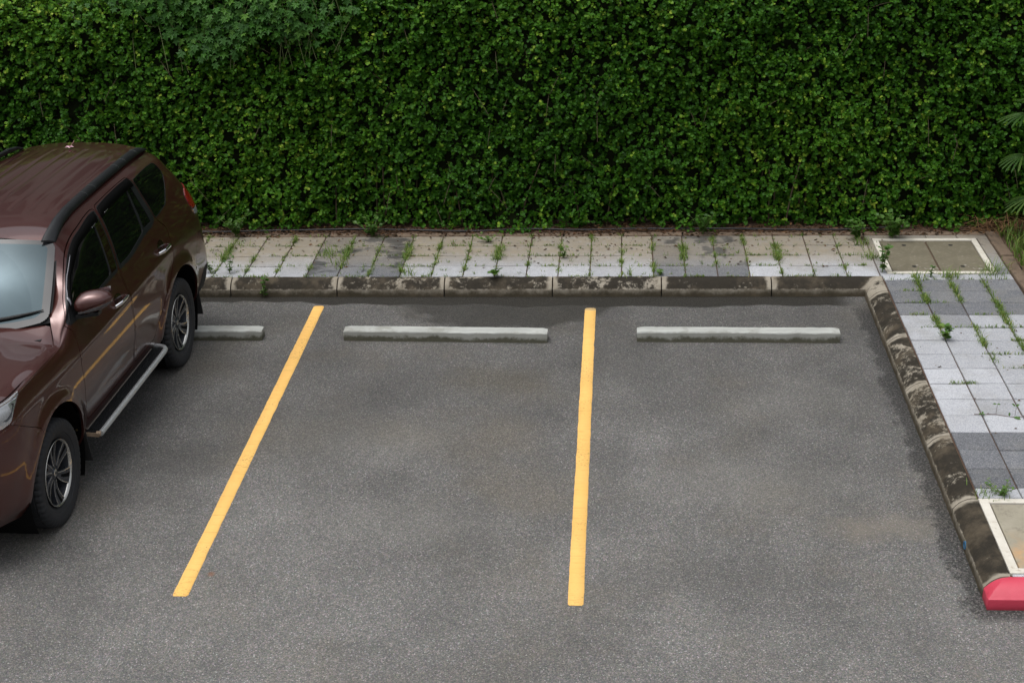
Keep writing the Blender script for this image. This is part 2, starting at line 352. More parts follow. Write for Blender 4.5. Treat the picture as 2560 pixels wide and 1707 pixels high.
# ---- kerb stones
def kerb_mat(name, red=False):
    m, t, b = new_mat(name); c = t.coord('Object'); X, Y, Z = t.xyz(c); r = t.rnd()
    off = t.n("ShaderNodeVectorMath", operation='ADD'); cmb = t.n("ShaderNodeCombineXYZ"); t.l(t.math('MULTIPLY', r, 37.0), cmb.inputs[0]); t.l(t.math('MULTIPLY', r, 11.0), cmb.inputs[2])
    t.l(c, off.inputs[0]); t.l(cmb.outputs[0], off.inputs[1]); v = off.outputs[0]
    if red:
        base = t.mix(t.noise(v, 9, 5), (.42, .026, .052), (.54, .058, .098))
        chipm = t.ramp(t.noise(v, 13, 7, .78), .64, .68); base = t.mix(chipm, base, (.10, .035, .035))
        low = t.ramp(t.math('ADD', Z, t.math('MULTIPLY', t.noise(v, 12, 4), .03)), .05, .012, 0, .5); base = t.mix(low, base, (.16, .012, .02))
        t.l(base, b.inputs['Base Color']); b.inputs['Roughness'].default_value = .48
        t.l(t.bump(t.noise(v, 45, 5, .6), .25, .006), b.inputs['Normal']); return m
    pale = t.mix(t.noise(v, 6, 5, .65), (.20, .175, .135), (.33, .30, .245))
    # black algae crust on the rounded top, worn through in streaks; it stops short of the mortared ends
    up = t.ramp(t.math('ADD', Z, t.math('MULTIPLY', t.math('SUBTRACT', t.noise(v, 22, 6, .7), .5), .035)), .066, .078)
    st = t.math('ADD', t.math('MULTIPLY', t.noise(v, 5.5, 9, .74, .35), .7), t.math('MULTIPLY', t.noise(v, 27, 6, .75), .3)); cov = t.attr("cover")
    crust = t.ramp(st, t.math('ADD', .36, t.math('MULTIPLY', cov, .28)), t.math('ADD', .27, t.math('MULTIPLY', cov, .28)), 0, 1)
    en = t.attr("endd"); en = t.ramp(t.math('ADD', en, t.math('MULTIPLY', t.math('SUBTRACT', t.noise(v, 14, 4), .5), .09)), .02, .06)
    mask = t.math('MULTIPLY', t.math('MULTIPLY', up, crust), en)
    blk = t.mix(t.noise(v, 26, 5, .7), (.006, .005, .0038), (.024, .020, .014))
    base = t.mix(t.math('MULTIPLY', mask, .96), pale, blk)
    # green-brown damp foot
    ft = t.ramp(t.math('ADD', Z, t.math('MULTIPLY', t.math('SUBTRACT', t.noise(v, 6, 8, .75), .5), .17)), .092, .018, 0, .94)
    base = t.mix(ft, base, t.mix(t.noise(v, 18, 3), (.022, .019, .011), (.070, .056, .034)))
    ru = t.ramp(t.noise(v, 3.2, 5, .7), .45, .7, 0, .6); base = t.mix(ru, base, (.11, .088, .060))
    t.l(base, b.inputs['Base Color']); b.inputs['Roughness'].default_value = .88; b.inputs['Specular IOR Level'].default_value = .15
    t.l(t.bump(t.noise(v, 60, 5, .7), .4, .006), b.inputs['Normal'])
    return m
kerbm = kerb_mat("kerb_concrete"); redm = kerb_mat("red_kerb_paint", True)
def prof(w): return [(0, 0), (.003, .071), (.020, .090), (.042, .113), (.068, .131), (.098, .144), (.126, .150), (w, .150), (w, .0)]
def kerb(L, w, loc, rz, label, cover, m0=None, m1=None, group="weathered kerb stones round the bays"):
    """local x along the stone, y into the pavement; m0/m1: mitre functions giving the x of each end at depth d"""
    P = prof(w); n = 24; V = []; E_ = []
    for i in range(n + 1):
        u = i / n
        for d, z in P:
            a = (m0(d) if m0 else .006) ; e = (m1(d) if m1 else L - .006); xx = a + (e - a) * u
            V.append((xx, d + RNG.normal(0, .0012), max(0, z + RNG.normal(0, .001)) if 0 < z else 0)); E_.append(min(u, 1 - u) * L)
    k = len(P); F = [(i * k + j, (i + 1) * k + j, (i + 1) * k + j + 1, i * k + j + 1) for i in range(n) for j in range(k - 1)]
    me = np_mesh("kerb_stone", V, F, attrs={"endd": E_, "cover": [cover] * len(V)})
    bm = bmesh.new(); bm.from_mesh(me); bm.verts.ensure_lookup_table()
    for b0 in (0, n * k):
        f = bm.faces.new([bm.verts[b0 + j] for j in range(k)]); f.smooth = False
    bmesh.ops.recalc_face_normals(bm, faces=bm.faces)
    for e in bm.edges:
        if e.verts[0].index % k == e.verts[1].index % k and e.verts[0].index % k in (1, 7): e.smooth = False
    bm.to_mesh(me); bm.free()
    o = link("kerb_stone", me, kerbm); o.location = loc; o.rotation_euler = (0, 0, rz)
    return tag(o, label, "kerb stone", group)
wb, ws = .145, .165
JX = [-6.119 + 1.0188 * i for i in range(-5, 6)]
bl = {-1: ("blackened back kerb stone beside the car, its right end at the first joint in view", .8),
      0: ("back kerb stone with a weed growing up its face beyond the left yellow line", .95),
      1: ("back kerb stone with a pale oblong bare patch in its black crust", .85),
      2: ("back kerb stone behind the right half of the middle wheel stop", .95),
      3: ("back kerb stone at the head of the right yellow line, streaked pale on top", .8),
      4: ("back kerb stone behind the left half of the right wheel stop", 1.0)}
for i in range(-8, 5):
    lab, cv = bl.get(i, ("back kerb stone hidden behind the parked car", .85))
    kerb(1.0188, wb, (-6.119 + 1.0188 * i, -.05, 0), 0, lab, cv)
x4 = -6.119 + 1.0188 * 5; kerb(-.17 - x4, wb, (x4, -.05, 0), 0, "last back kerb stone, mitred into the corner of the side kerb", 1.0, m1=lambda d: (-.17 + d * ws / wb) - x4)
SY = [.095, -.305, -1.3855, -2.3868, -3.3614, -4.3609, -5.405]
sl = ["short pale kerb stone in the corner where the back and side kerbs meet", "side kerb stone level with the right wheel stop, mottled black",
      "side kerb stone with pale bare streaks, second of the long ones from the corner", "side kerb stone between two mossy joints, half bare of its crust",
      "side kerb stone beside the dark tiles nearest the lower cover", "solid black side kerb stone with a blue drain pipe through its face"]
cvs = [.4, .95, .82, .78, .98, 1.15]
for k in range(6):
    L = SY[k] - SY[k + 1]
    kerb(L, ws, (-.17, SY[k], 0), -math.pi / 2, sl[k], cvs[k], m0=(lambda d: .145 - d * wb / ws) if k == 0 else None)
# red painted stone turning the corner
P = prof(.15); V = []; 
rings = [[(-.17 + d * 1.08, -5.409, z) for d, z in P], [(-.17 + d, -5.552 + d, z) for d, z in P]] + [[(xx, -5.552 + d, z) for d, z in P] for xx in (.3, .9, 1.9, 2.9)]
rings.insert(1, [(-.17 + d * 1.03, -5.48 + d * .45, z) for d, z in P])
mb = MB(); mb.sweep(rings, 0, True); o = mb.build("painted_kerb", redm)
for e in o.data.edges:
    a_, b__ = [o.data.vertices[q].co for q in e.vertices]
    if abs(a_.z - .071) < .002 and abs(b__.z - .071) < .002: e.use_edge_sharp = True
bv = o.modifiers.new("b", 'BEVEL'); bv.width = .012; bv.segments = 2; bv.limit_method = 'ANGLE'; bv.angle_limit = math.radians(40)
tag(o, "red painted kerb stone at the outer corner of the side pavement", "kerb stone")
# blue drain pipe in the black side kerb stone
blue = flat("blue_plastic_pipe", (.02, .10, .19), .4); darkm = flat("black_void", (.004, .004, .004), .9)
mb = MB(); n = 20
ro = [(0, .024 * math.cos(2 * math.pi * k / n), .032 + .024 * math.sin(2 * math.pi * k / n)) for k in range(n)]
ri = [(0, .019 * math.cos(2 * math.pi * k / n), .032 + .019 * math.sin(2 * math.pi * k / n)) for k in range(n)]
mb.sweep([[(0.05, y, z) for _, y, z in ro], [(-.006, y, z) for _, y, z in ro], [(-.006, y, z) for _, y, z in ri], [(.05, y, z) for _, y, z in ri]], 0, True, cap=False)
mb.add([(.02, y, z) for _, y, z in ri], [tuple(range(n))], 1)
o = mb.build("drain_pipe", [blue, darkm]); o.location = (-.168, -4.827, .012); o.scale = (1, 1.25, 1.15)
tag(o, "blue plastic drain pipe end showing in the face of the side kerb", "drain pipe")

# ---- yellow bay lines
ym, t_, b_ = new_mat("yellow_road_paint"); c_ = t_.coord('Object'); X_, Y_, Z_ = t_.xyz(c_)
q_ = t_.mix(t_.noise(c_, 3.2, 5, .6), (.72, .405, .10), (.84, .52, .17))
ln = t_.noise(t_.coord('Object', (6, 55, 1)), 1.0, 4, .6); q_ = t_.mix(t_.ramp(ln, .54, .70, 0, .5), q_, (.40, .23, .06)); q_ = t_.mix(t_.ramp(t_.noise(c_, .9, 3), .4, .65, 0, .22), q_, (.45, .27, .08))
sp = t_.math('MULTIPLY', t_.ramp(t_.noise(c_, 60, 5, .75), .53, .64), t_.ramp(t_.noise(c_, 1.9, 3, .6), .46, .62)); q_ = t_.mix(t_.math('MULTIPLY', sp, .75), q_, (.20, .12, .045))
tp = t_.ramp(t_.math('ADD', Y_, t_.math('MULTIPLY', t_.noise(c_, 20, 4), .05)), -.405, -.375, 0, .7); tp = t_.math('MULTIPLY', tp, t_.ramp(X_, -4, -3.5)); q_ = t_.mix(tp, q_, (.34, .27, .15))
t_.l(q_, b_.inputs['Base Color']); b_.inputs['Roughness'].default_value = .62; b_.inputs['Specular IOR Level'].default_value = .3
t_.l(t_.bump(t_.noise(c_, 120, 4, .7), .35, .003), b_.inputs['Normal'])
def line(x0, x1, y0, y1, label):
    n = 260; V = []; F = []; dl = dr = 0
    for i in range(n + 1):
        y = y0 + (y1 - y0) * i / n; dl = dl * .8 + RNG.normal(0, .0007); dr = dr * .8 + RNG.normal(0, .0007)
        pull = .014 if i in (0, n) else 0
        for x, z in ((x0 + dl + pull, .0008), (x0 + dl + .002 + pull, .0035), (x1 + dr - .002 - pull, .0035), (x1 + dr - pull, .0008)): V.append((x, y, z))
    for i in range(n):
        for j in range(3): F.append((i * 4 + j, i * 4 + j + 1, (i + 1) * 4 + j + 1, (i + 1) * 4 + j))
    return tag(link("parking_line", np_mesh("parking_line", V, F), ym), label, "parking line", "yellow lines marking the bays")
line(-5.2793, -5.1793, -5.506, -.294, "yellow painted bay line on the asphalt right beside the brown car")
line(-2.7513, -2.6513, -5.562, -.350, "yellow painted bay line between the two empty bays")

# ---- concrete wheel stops
sm, t_, b_ = new_mat("wheel_stop_concrete"); c_ = t_.coord('Object'); X_, Y_, Z_ = t_.xyz(c_); r_ = t_.rnd()
q_ = t_.mix(t_.noise(c_, 14, 5, .65), (.25, .26, .24), (.37, .38, .355))
q_ = t_.mix(t_.ramp(t_.noise(t_.coord('Object', (2, 30, 8)), 1, 5, .6), .4, .75, 0, .6), q_, (.46, .47, .445))
of = t_.n("ShaderNodeVectorMath", operation='ADD'); cb = t_.n("ShaderNodeCombineXYZ"); t_.l(t_.math('MULTIPLY', r_, 19.0), cb.inputs[0]); t_.l(c_, of.inputs[0]); t_.l(cb.outputs[0], of.inputs[1])
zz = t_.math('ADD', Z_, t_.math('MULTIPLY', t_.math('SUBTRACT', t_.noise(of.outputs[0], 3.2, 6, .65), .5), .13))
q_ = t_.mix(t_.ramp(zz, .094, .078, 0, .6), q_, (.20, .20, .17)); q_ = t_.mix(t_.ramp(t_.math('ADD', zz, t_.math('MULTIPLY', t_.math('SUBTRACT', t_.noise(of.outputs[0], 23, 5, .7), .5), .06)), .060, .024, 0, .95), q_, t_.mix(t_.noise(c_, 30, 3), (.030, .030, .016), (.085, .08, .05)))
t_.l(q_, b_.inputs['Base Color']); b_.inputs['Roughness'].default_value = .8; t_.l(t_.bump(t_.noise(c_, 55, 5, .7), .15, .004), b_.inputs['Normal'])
def stop(x0, x1, y0, y1, label):
    L = math.hypot(x1 - x0, y1 - y0); mb = MB(); pr_ = [(0, .0), (.004, .084), (.010, .092), (.122, .096), (.130, .090), (.134, 0)]
    rings = []
    for i in range(41):
        u = i / 40; s = .006 if i in (0, 40) else 0
        rings.append([(u * L, d + (s if d < .07 else -s) + RNG.normal(0, .0008), max(0, z - s) + (RNG.normal(0, .001) if z > 0 else 0)) for d, z in pr_])
    mb.sweep(rings, 0, False); o = mb.build("wheel_stop", sm); o.location = (x0, y0, 0); o.rotation_euler = (0, 0, math.atan2(y1 - y0, x1 - x0))
    return tag(o, label, "wheel stop", "concrete wheel stops in the bays")
stop(-7.42, -5.592, -1.150, -1.157, "concrete wheel stop behind the brown car, partly hidden by its rear wheel")
stop(-4.863, -3.062, -1.154, -1.205, "concrete wheel stop between the two yellow lines, slightly askew")
stop(-2.282, -.534, -1.174, -1.196, "concrete wheel stop in the right bay nearest the side kerb")

# ---- concrete utility covers
frm, t_, b_ = new_mat("white_painted_frame"); c_ = t_.coord('Object')
q_ = t_.mix(t_.noise(c_, 9, 5, .65), (.42, .385, .31), (.64, .62, .56)); q_ = t_.mix(t_.ramp(t_.noise(c_, 22, 5, .7), .56, .72, 0, .7), q_, (.24, .17, .10))
t_.l(q_, b_.inputs['Base Color']); b_.inputs['Roughness'].default_value = .75; t_.l(t_.bump(t_.noise(c_, 40, 4), .3, .004), b_.inputs['Normal'])
slabm, t_, b_ = new_mat("mossy_concrete_slab"); c_ = t_.coord('Object'); X_, Y_, Z_ = t_.xyz(c_)
q_ = t_.mix(t_.noise(c_, 4.5, 6, .65), (.070, .060, .036), (.185, .165, .115)); q_ = t_.mix(t_.ramp(t_.noise(c_, 28, 4), .5, .8, 0, .4), q_, (.27, .25, .20))
wh = t_.math('MULTIPLY', t_.ramp(t_.noise(c_, 7, 6, .75), .55, .66), t_.ramp(t_.math('ABSOLUTE', Y_), .16, .36)); wh = t_.math('MULTIPLY', wh, t_.ramp(Y_, .0, -.1)); q_ = t_.mix(t_.math('MULTIPLY', wh, .6), q_, (.48, .46, .42))
t_.l(q_, b_.inputs['Base Color']); b_.inputs['Roughness'].default_value = .8; t_.l(t_.bump(t_.noise(c_, 34, 5, .7), .4, .006), b_.inputs['Normal'])
rslab, t_, b_ = new_mat("rust_stained_slab"); c_ = t_.coord('Object'); X_, Y_, Z_ = t_.xyz(c_)
q_ = t_.mix(t_.noise(c_, 5, 6, .65), (.16, .145, .10), (.36, .33, .26)); q_ = t_.mix(t_.ramp(t_.noise(c_, 9, 5, .7), .5, .7, 0, .6), q_, (.10, .085, .06))
rs = t_.math('MULTIPLY', t_.ramp(t_.noise(c_, 3.5, 5, .6), .4, .65), t_.ramp(Y_, .1, -.2)); q_ = t_.mix(t_.math('MULTIPLY', rs, .8), q_, (.48, .26, .10))
t_.l(q_, b_.inputs['Base Color']); b_.inputs['Roughness'].default_value = .8; t_.l(t_.bump(t_.noise(c_, 34, 5, .7), .4, .006), b_.inputs['Normal'])
def cover(cx, cy, sx, sy, label, slabmat, fw=.055):
    root = tag(empty("utility_cover", (cx, cy, .14)), label, "utility cover", "concrete utility covers in the pavement")
    mb = MB()
    for yy, dy in ((-sy / 2 + fw / 2, fw), (sy / 2 - fw / 2, fw)): mb.box((0, yy, -.03), (sx, dy, .088), bev=.004)
    for xx in (-sx / 2 + fw / 2, sx / 2 - fw / 2): mb.box((xx, 0, -.0305), (fw, sy - 2 * fw - .001, .0875), bev=.004)
    mb.build("frame", frm, root)
    W_ = (sx - 2 * fw - .034) / 2; H_ = sy - 2 * fw - .02
    for s in (-1, 1):
        mb = MB(); px = s * (W_ / 2 + .008); mb.box((0, 0, -.034), (W_, H_, .085), bev=.006)
        for hy in (-.31, .31):
            n = 16; mb.add([(.022 * math.cos(2 * math.pi * k / n) , hy + .024 * math.sin(2 * math.pi * k / n), .0098) for k in range(n)], [tuple(range(n))], 1)
        o = mb.build("slab", [slabmat, darkm], root); o.location = (px, 0, .0)
    mb = MB(); mb.box((0, 0, -.05), (sx - .01, sy - .01, .06)); mb.build("pit", darkm, root)
    return root
cover(.567, .675, 1.012, 1.022, "square concrete cover in a white frame at the back corner by the hedge", slabm)
cover(.512, -4.862, 1.024, 1.0, "rust stained concrete cover in a pale frame behind the red kerb", rslab, .062)

# ================================================================== THE CAR
# body surface S(s, t): s runs along the side (metres, front negative) and wraps round the corners, t climbs from sill to roof edge
def pchip(xk,yk,x):
    xk=np.asarray(xk,float);yk=np.asarray(yk,float);x=np.asarray(x,float)
    if len(xk)==1: return np.full(x.shape,yk[0])
    h=np.diff(xk);d=np.diff(yk)/h;m=np.zeros(len(xk))
    for i in range(1,len(xk)-1):
        if d[i-1]*d[i]>0:
            w1=2*h[i]+h[i-1];w2=h[i]+2*h[i-1];m[i]=(w1+w2)/(w1/d[i-1]+w2/d[i])
    m[0]=d[0];m[-1]=d[-1]
    xc=np.clip(x,xk[0],xk[-1]);i=np.clip(np.searchsorted(xk,xc)-1,0,len(xk)-2)
    t=(xc-xk[i])/h[i]
    return (2*t**3-3*t**2+1)*yk[i]+(t**3-2*t**2+t)*h[i]*m[i]+(-2*t**3+3*t**2)*yk[i+1]+(t**3-t**2)*h[i]*m[i+1]
TJ=np.array([0,.13,.28,.47,.63,.77,.87,.97,1.19,1.41,1.50])
# lines: (y, x, z)
LN=[[(-3,.80,.33),(-1.8,.80,.30),(2.0,.80,.32),(3,.80,.36)],
 [(-3,.875,.42),(-1.8,.872,.40),(3,.875,.43)],
 [(-3,.905,.56),(0,.905,.55),(3,.91,.57)],
 [(-3,.925,.74),(-1.4,.930,.74),(0,.930,.74),(3,.930,.75)],
 [(-3,.920,.90),(-1.4,.928,.90),(0,.930,.91),(1.4,.932,.92),(3,.925,.92)],
 [(-3,.900,1.01),(-1.4,.912,1.02),(0,.918,1.05),(1.4,.920,1.07),(3,.91,1.07)],
 [(-3,.880,1.075),(-1.4,.892,1.09),(-.9,.893,1.11),(0,.888,1.15),(1.4,.888,1.20),(3,.88,1.20)],
 [(-3,.862,1.11),(-1.4,.878,1.128),(-1.05,.872,1.14),(-.8,.866,1.19),(-.6,.862,1.235),(.5,.858,1.272),(1.24,.845,1.335),(1.7,.83,1.355),(3,.81,1.36)],
 [(-3,.852,1.124),(-1.4,.870,1.145),(-1.05,.86,1.15),(-.85,.833,1.215),(-.66,.832,1.305),(-.47,.82,1.365),(-.06,.787,1.46),(.45,.775,1.485),(1.27,.762,1.52),(1.84,.75,1.52),(3,.74,1.50)],
 [(-3,.84,1.133),(-1.4,.862,1.157),(-1.05,.846,1.157),(-.85,.80,1.235),(-.66,.79,1.37),(-.47,.755,1.475),(-.06,.685,1.635),(.45,.662,1.68),(1.27,.655,1.70),(1.84,.645,1.68),(3,.63,1.62)],
 [(-3,.815,1.14),(-1.75,.828,1.15),(-1.375,.85,1.165),(-1.07,.828,1.165),(-.83,.735,1.245),(-.78,.712,1.285),(-.69,.698,1.335),(-.5,.668,1.49),(-.31,.622,1.682),(-.2,.612,1.71),(.4,.60,1.742),(1.3,.592,1.742),(1.9,.572,1.715),(3,.55,1.66)]]
YF=-1.85;RF=.46;PF=1.32
def y0r(z): return pchip([.3,.58,.92,1.1,1.25,1.37,1.56,1.74],[2.16,2.23,2.14,2.12,2.12,2.07,1.965,1.89],z)
RR=.26;PR=1.36
AR=[(-1.42,.39),(1.425,.39)]
def S(s,t):
    s=np.asarray(s,float);t=np.asarray(t,float);s,t=np.broadcast_arrays(s,t)
    X=np.array([pchip([k[0] for k in L],[k[1] for k in L],s) for L in LN])
    Zz=np.array([pchip([k[0] for k in L],[k[2] for k in L],s) for L in LN])
    # catmull-rom (non-uniform hermite) across t
    n=len(TJ);h=np.diff(TJ).reshape(-1,*([1]*s.ndim))
    def herm(V):
        d=np.diff(V,axis=0)/h
        m=np.empty_like(V);m[0]=d[0];m[-1]=d[-1]
        m[1:-1]=(d[:-1]*h[1:]+d[1:]*h[:-1])/(h[1:]+h[:-1])
        tc=np.clip(t,0,TJ[-1]);i=np.clip(np.searchsorted(TJ,tc)-1,0,n-2)
        H=TJ[i+1]-TJ[i];u=(tc-TJ[i])/H
        g=lambda A,k:np.take_along_axis(A,k[None],0)[0]
        return (2*u**3-3*u**2+1)*g(V,i)+(u**3-2*u**2+u)*H*g(m,i)+(-2*u**3+3*u**2)*g(V,i+1)+(u**3-u**2)*H*g(m,i+1)
    x=herm(X);z=herm(Zz)
    for cy,cz in AR:
        d=np.hypot(s-cy,z-cz)
        x=x+.028*np.exp(-(np.clip(d-.50,0,9)/.06)**2)*np.clip((1.02-z)/.15,0,1)
    # character crease on the doors
    x=x+.010*np.exp(-((z-(1.03+.035*s))/.035)**2)*np.clip(1-np.abs(s-.35)/1.9,0,1)
    x=x-.012*np.exp(-((z-.62)/.09)**2)*np.clip(1-np.abs(s)/.95,0,1)**.5
    y=s.copy()
    # front wrap
    e=np.clip(YF-s,0,9);ph=np.minimum(e/RF,PF);ex=np.clip(e-RF*PF,0,9)
    x=np.where(e>0,x-RF*(1-np.cos(ph))-ex*np.sin(PF),x);y=np.where(e>0,YF-RF*np.sin(ph)-ex*np.cos(PF),y)
    yr=y0r(z);e=np.clip(s-yr,0,9);ph=np.minimum(e/RR,PR);ex=np.clip(e-RR*PR,0,9)
    x=np.where(e>0,x-RR*(1-np.cos(ph))-ex*np.sin(PR),x);y=np.where(e>0,yr+RR*np.sin(ph)+ex*np.cos(PR),y)
    return np.stack([x,y,z],-1)

def SN(s, t):
    e = 1e-3; n = np.cross(S(s + e, t) - S(s - e, t), S(s, np.minimum(t + e, 1.5)) - S(s, np.maximum(t - e, 0)))
    return n / (np.linalg.norm(n, axis=-1, keepdims=True) + 1e-12)
def inpoly(P, Q):
    x, y = P[:, 0], P[:, 1]; c = np.zeros(len(P), bool); n = len(Q)
    for i in range(n):
        x1, y1 = Q[i]; x2, y2 = Q[(i + 1) % n]
        if y1 == y2: continue
        c ^= ((y1 > y) != (y2 > y)) & (x < (x2 - x1) * (y - y1) / (y2 - y1) + x1)
    return c
def rnd_poly(P, r=.03, it=2):
    P = [np.array(q, float) for q in P]
    for k in range(it):
        Q = []; n = len(P); rr = r / (k + 1)
        for i in range(n):
            a, b, c = P[i - 1], P[i], P[(i + 1) % n]; u = a - b; v = c - b; lu = np.hypot(*u); lv = np.hypot(*v)
            d = min(rr, .3 * lu, .3 * lv); Q += [b + u / lu * d, b + v / lv * d]
        P = Q
    return [tuple(q) for q in P]
def inset(P, d):
    P = np.array(P, float); n = len(P)
    ar = .5 * sum(P[i][0] * P[(i + 1) % n][1] - P[(i + 1) % n][0] * P[i][1] for i in range(n)); sg = 1 if ar > 0 else -1
    out = []
    for i in range(n):
        a, b, c = P[i - 1], P[i], P[(i + 1) % n]; u = b - a; v = c - b; u /= np.hypot(*u) + 1e-9; v /= np.hypot(*v) + 1e-9
        nn = np.array([-(u[1] + v[1]), u[0] + v[0]]); L = np.hypot(*nn)
        nn = nn / (L + 1e-9); k = 1 / max(.5, (nn @ np.array([-u[1], u[0]]))); out.append(tuple(b + sg * d * k * nn))
    return out
PAINT, t_, b_ = new_mat("brown_metallic_paint"); c_ = t_.coord('Object')
fl = t_.voro(c_, 900.0); t_.l(t_.mix(t_.ramp(t_.xyz(fl)[0], .0, 1, 0, .10), (.070, .0205, .0165), (.106, .034, .028)), b_.inputs['Base Color'])
b_.inputs['Metallic'].default_value = .55; b_.inputs['Roughness'].default_value = .30
b_.inputs['Coat Weight'].default_value = 1.0; b_.inputs['Coat Roughness'].default_value = .025; b_.inputs['Coat IOR'].default_value = 1.52
gl = flat("dark_tinted_glass", (.003, .003, .003), .03, spec=.5, var=.02)
wsm, t_, b_ = new_mat("windscreen_glass"); c_ = t_.coord('Object'); X_, Y_, Z_ = t_.xyz(c_)
dirt = t_.ramp(t_.math('SQRT', t_.math('ADD', t_.math('POWER', t_.math('SUBTRACT', X_, -.05), 2.0), t_.math('POWER', t_.math('MULTIPLY', t_.math('ADD', Y_, .93), 1.25), 2.0))), .66, .675)
t_.l(t_.mix(dirt, (.010, .016, .018), (.022, .030, .032)), b_.inputs['Base Color']); t_.l(t_.ramp(dirt, 0, 1, .03, .09, False), b_.inputs['Roughness']); b_.inputs['IOR'].default_value = 1.50; b_.inputs['Specular Tint'].default_value = (.66, .88, 1.0, 1)
frit = flat("black_glass_border", (.02, .021, .023), .07, var=.02, ior=1.55)
blk = flat("black_plastic_trim", (.008, .009, .010), .42, spec=.35, var=.1); blkm = flat("matt_black_plastic", (.010, .010, .010), .7, var=.15)
gloss = flat("gloss_black_pillar", (.012, .006, .004), .06, coat=1.0, var=.05)
chrome = flat("chrome", (.75, .76, .78), .08, metal=1.0, var=.02); alu = flat("brushed_aluminium", (.55, .57, .57), .38, metal=.6, var=.06)
linerm = flat("black_liner", (.003, .003, .003), .95, spec=.1, var=.1)
redl = flat("red_lamp_lens", (.19, .004, .006), .08, coat=1.0, var=.1); whl = flat("clear_lamp_lens", (.60, .61, .63), .10, metal=.75, var=.15, scale=60)
# --- outlines in (s, t), mirrored by the builder
def arch(cy, cz, r):
    Q = []
    for k in range(45):
        a = math.radians(-8 + 196 * k / 44); y = cy + r * math.cos(a); z = cz + r * math.sin(a)
        tt = np.linspace(0, 1.2, 700); zz = S(np.full(700, y), tt)[:, 2]; Q.append((y, float(np.interp(z, zz, tt, left=-.02))))
    return Q + [(Q[-1][0], -.03), (Q[0][0], -.03)]
ARF, ARR = arch(-1.42, .39, .485), arch(1.425, .39, .485)
FDOOR = [(-.80, 1.345), (-.74, 1.395), (-.67, 1.43), (-.49, 1.447), (-.275, 1.447), (-.095, 1.442), (.07, 1.440), (.285, 1.447), (.40, 1.445), (.442, 1.425), (.36, 1.20), (.262, .955), (.262, .80), (.272, .50), (.245, .215), (-.80, .215), (-.845, .45), (-.845, .70), (-.785, .90), (-.826, 1.05), (-.824, 1.25)]
RDOOR = [(.456, 1.425), (.49, 1.445), (.7, 1.447), (1.0, 1.447), (1.215, 1.44), (1.25, 1.405), (1.262, 1.37), (1.262, .985), (1.405, .893), (1.385, .83), (1.37, .75), (1.345, .68), (1.24, .617), (1.10, .545), (1.015, .485), (.95, .415), (.87, .32), (.78, .215), (.268, .215), (.284, .50), (.275, .80), (.275, .955), (.372, 1.20)]
FTRIM = [(-.79, 1.30), (-.735, 1.365), (-.67, 1.408), (-.49, 1.430), (-.275, 1.428), (-.095, 1.422), (.07, 1.418), (.285, 1.427), (.39, 1.426), (.425, 1.412), (.345, 1.19), (.255, .968), (-.175, .962), (-.62, .97), (-.76, .985), (-.80, 1.08)]
FGLASS = [(-.66, 1.375), (-.49, 1.408), (-.275, 1.408), (-.095, 1.402), (.07, 1.398), (.24, 1.402), (.275, 1.385), (.255, 1.332), (.16, 1.122), (.108, .992), (-.175, .984), (-.61, .992), (-.69, 1.03), (-.69, 1.28)]
FPIL = [(.30, 1.405), (.385, 1.41), (.40, 1.400), (.325, 1.19), (.24, .992), (.125, .992), (.175, 1.122), (.27, 1.332)]
RTRIM = [(.468, 1.41), (.50, 1.425), (.7, 1.43), (1.0, 1.43), (1.205, 1.425), (1.235, 1.40), (1.248, 1.36), (1.248, .988), (1.15, .965), (.935, .975), (.55, .955), (.29, .962), (.29, .985), (.385, 1.20)]
RGLASS = [(.475, 1.395), (.51, 1.408), (.9, 1.41), (1.085, 1.41), (1.047, 1.318), (.950, 1.02), (.93, 1.004), (.55, .984), (.325, .986), (.337, 1.06), (.40, 1.21)]
RFIX = [(1.105, 1.405), (1.158, 1.40), (1.158, 1.0), (.98, 1.014), (1.07, 1.318)]
QTRIM = [(1.268, 1.372), (1.45, 1.380), (1.66, 1.388), (1.825, 1.385), (1.858, 1.345), (1.880, 1.238), (1.814, 1.160), (1.703, 1.050), (1.598, .985), (1.375, .980), (1.268, .984)]
QGLASS = inset(QTRIM, .005)
HEADL = [(-1.79, 1.445), (-1.785, 1.15), (-1.815, 1.0), (-1.97, .795), (-2.0, .772), (-2.10, .752), (-2.40, .80), (-2.55, .95), (-2.50, 1.25), (-2.40, 1.45), (-1.96, 1.465)]
TAIL = [(2.05, .925), (2.10, .965), (2.22, .975), (2.45, .97), (2.50, .90), (2.40, .86), (2.18, .855), (2.066, .86)]
TAILW = [(2.068, .855), (2.18, .849), (2.30, .849), (2.25, .81), (2.10, .818)]
FBUMP = [(-2.005, .765), (-1.855, .668), (-1.70, .580), (-1.62, .3), (-1.60, -.01), (-3.2, -.01), (-3.2, .60), (-2.62, .62), (-2.42, .79), (-2.10, .745)]
GRILLE = [(-3.2, .64), (-2.68, .66), (-2.62, .9), (-2.66, 1.42), (-3.2, 1.45)]
FINT = [(-3.2, .12), (-2.35, .12), (-2.22, .25), (-2.25, .45), (-2.6, .50), (-3.2, .50)]
RBUMP = [(1.86, .0), (1.885, .35), (1.92, .45), (1.985, .60), (2.06, .675), (3.4, .69), (3.4, -.01), (1.9, -.01)]
RVAL = [(2.02, -.01), (2.07, .17), (2.13, .27), (2.20, .335), (3.4, .35), (3.4, -.01)]
RWIN = [(2.22, 1.02), (2.14, 1.38), (3.4, 1.40), (3.4, 1.02)]
for nm in ("FTRIM", "RTRIM", "QTRIM", "QGLASS", "FGLASS", "RGLASS"): globals()[nm] = rnd_poly(globals()[nm], .02, 1)
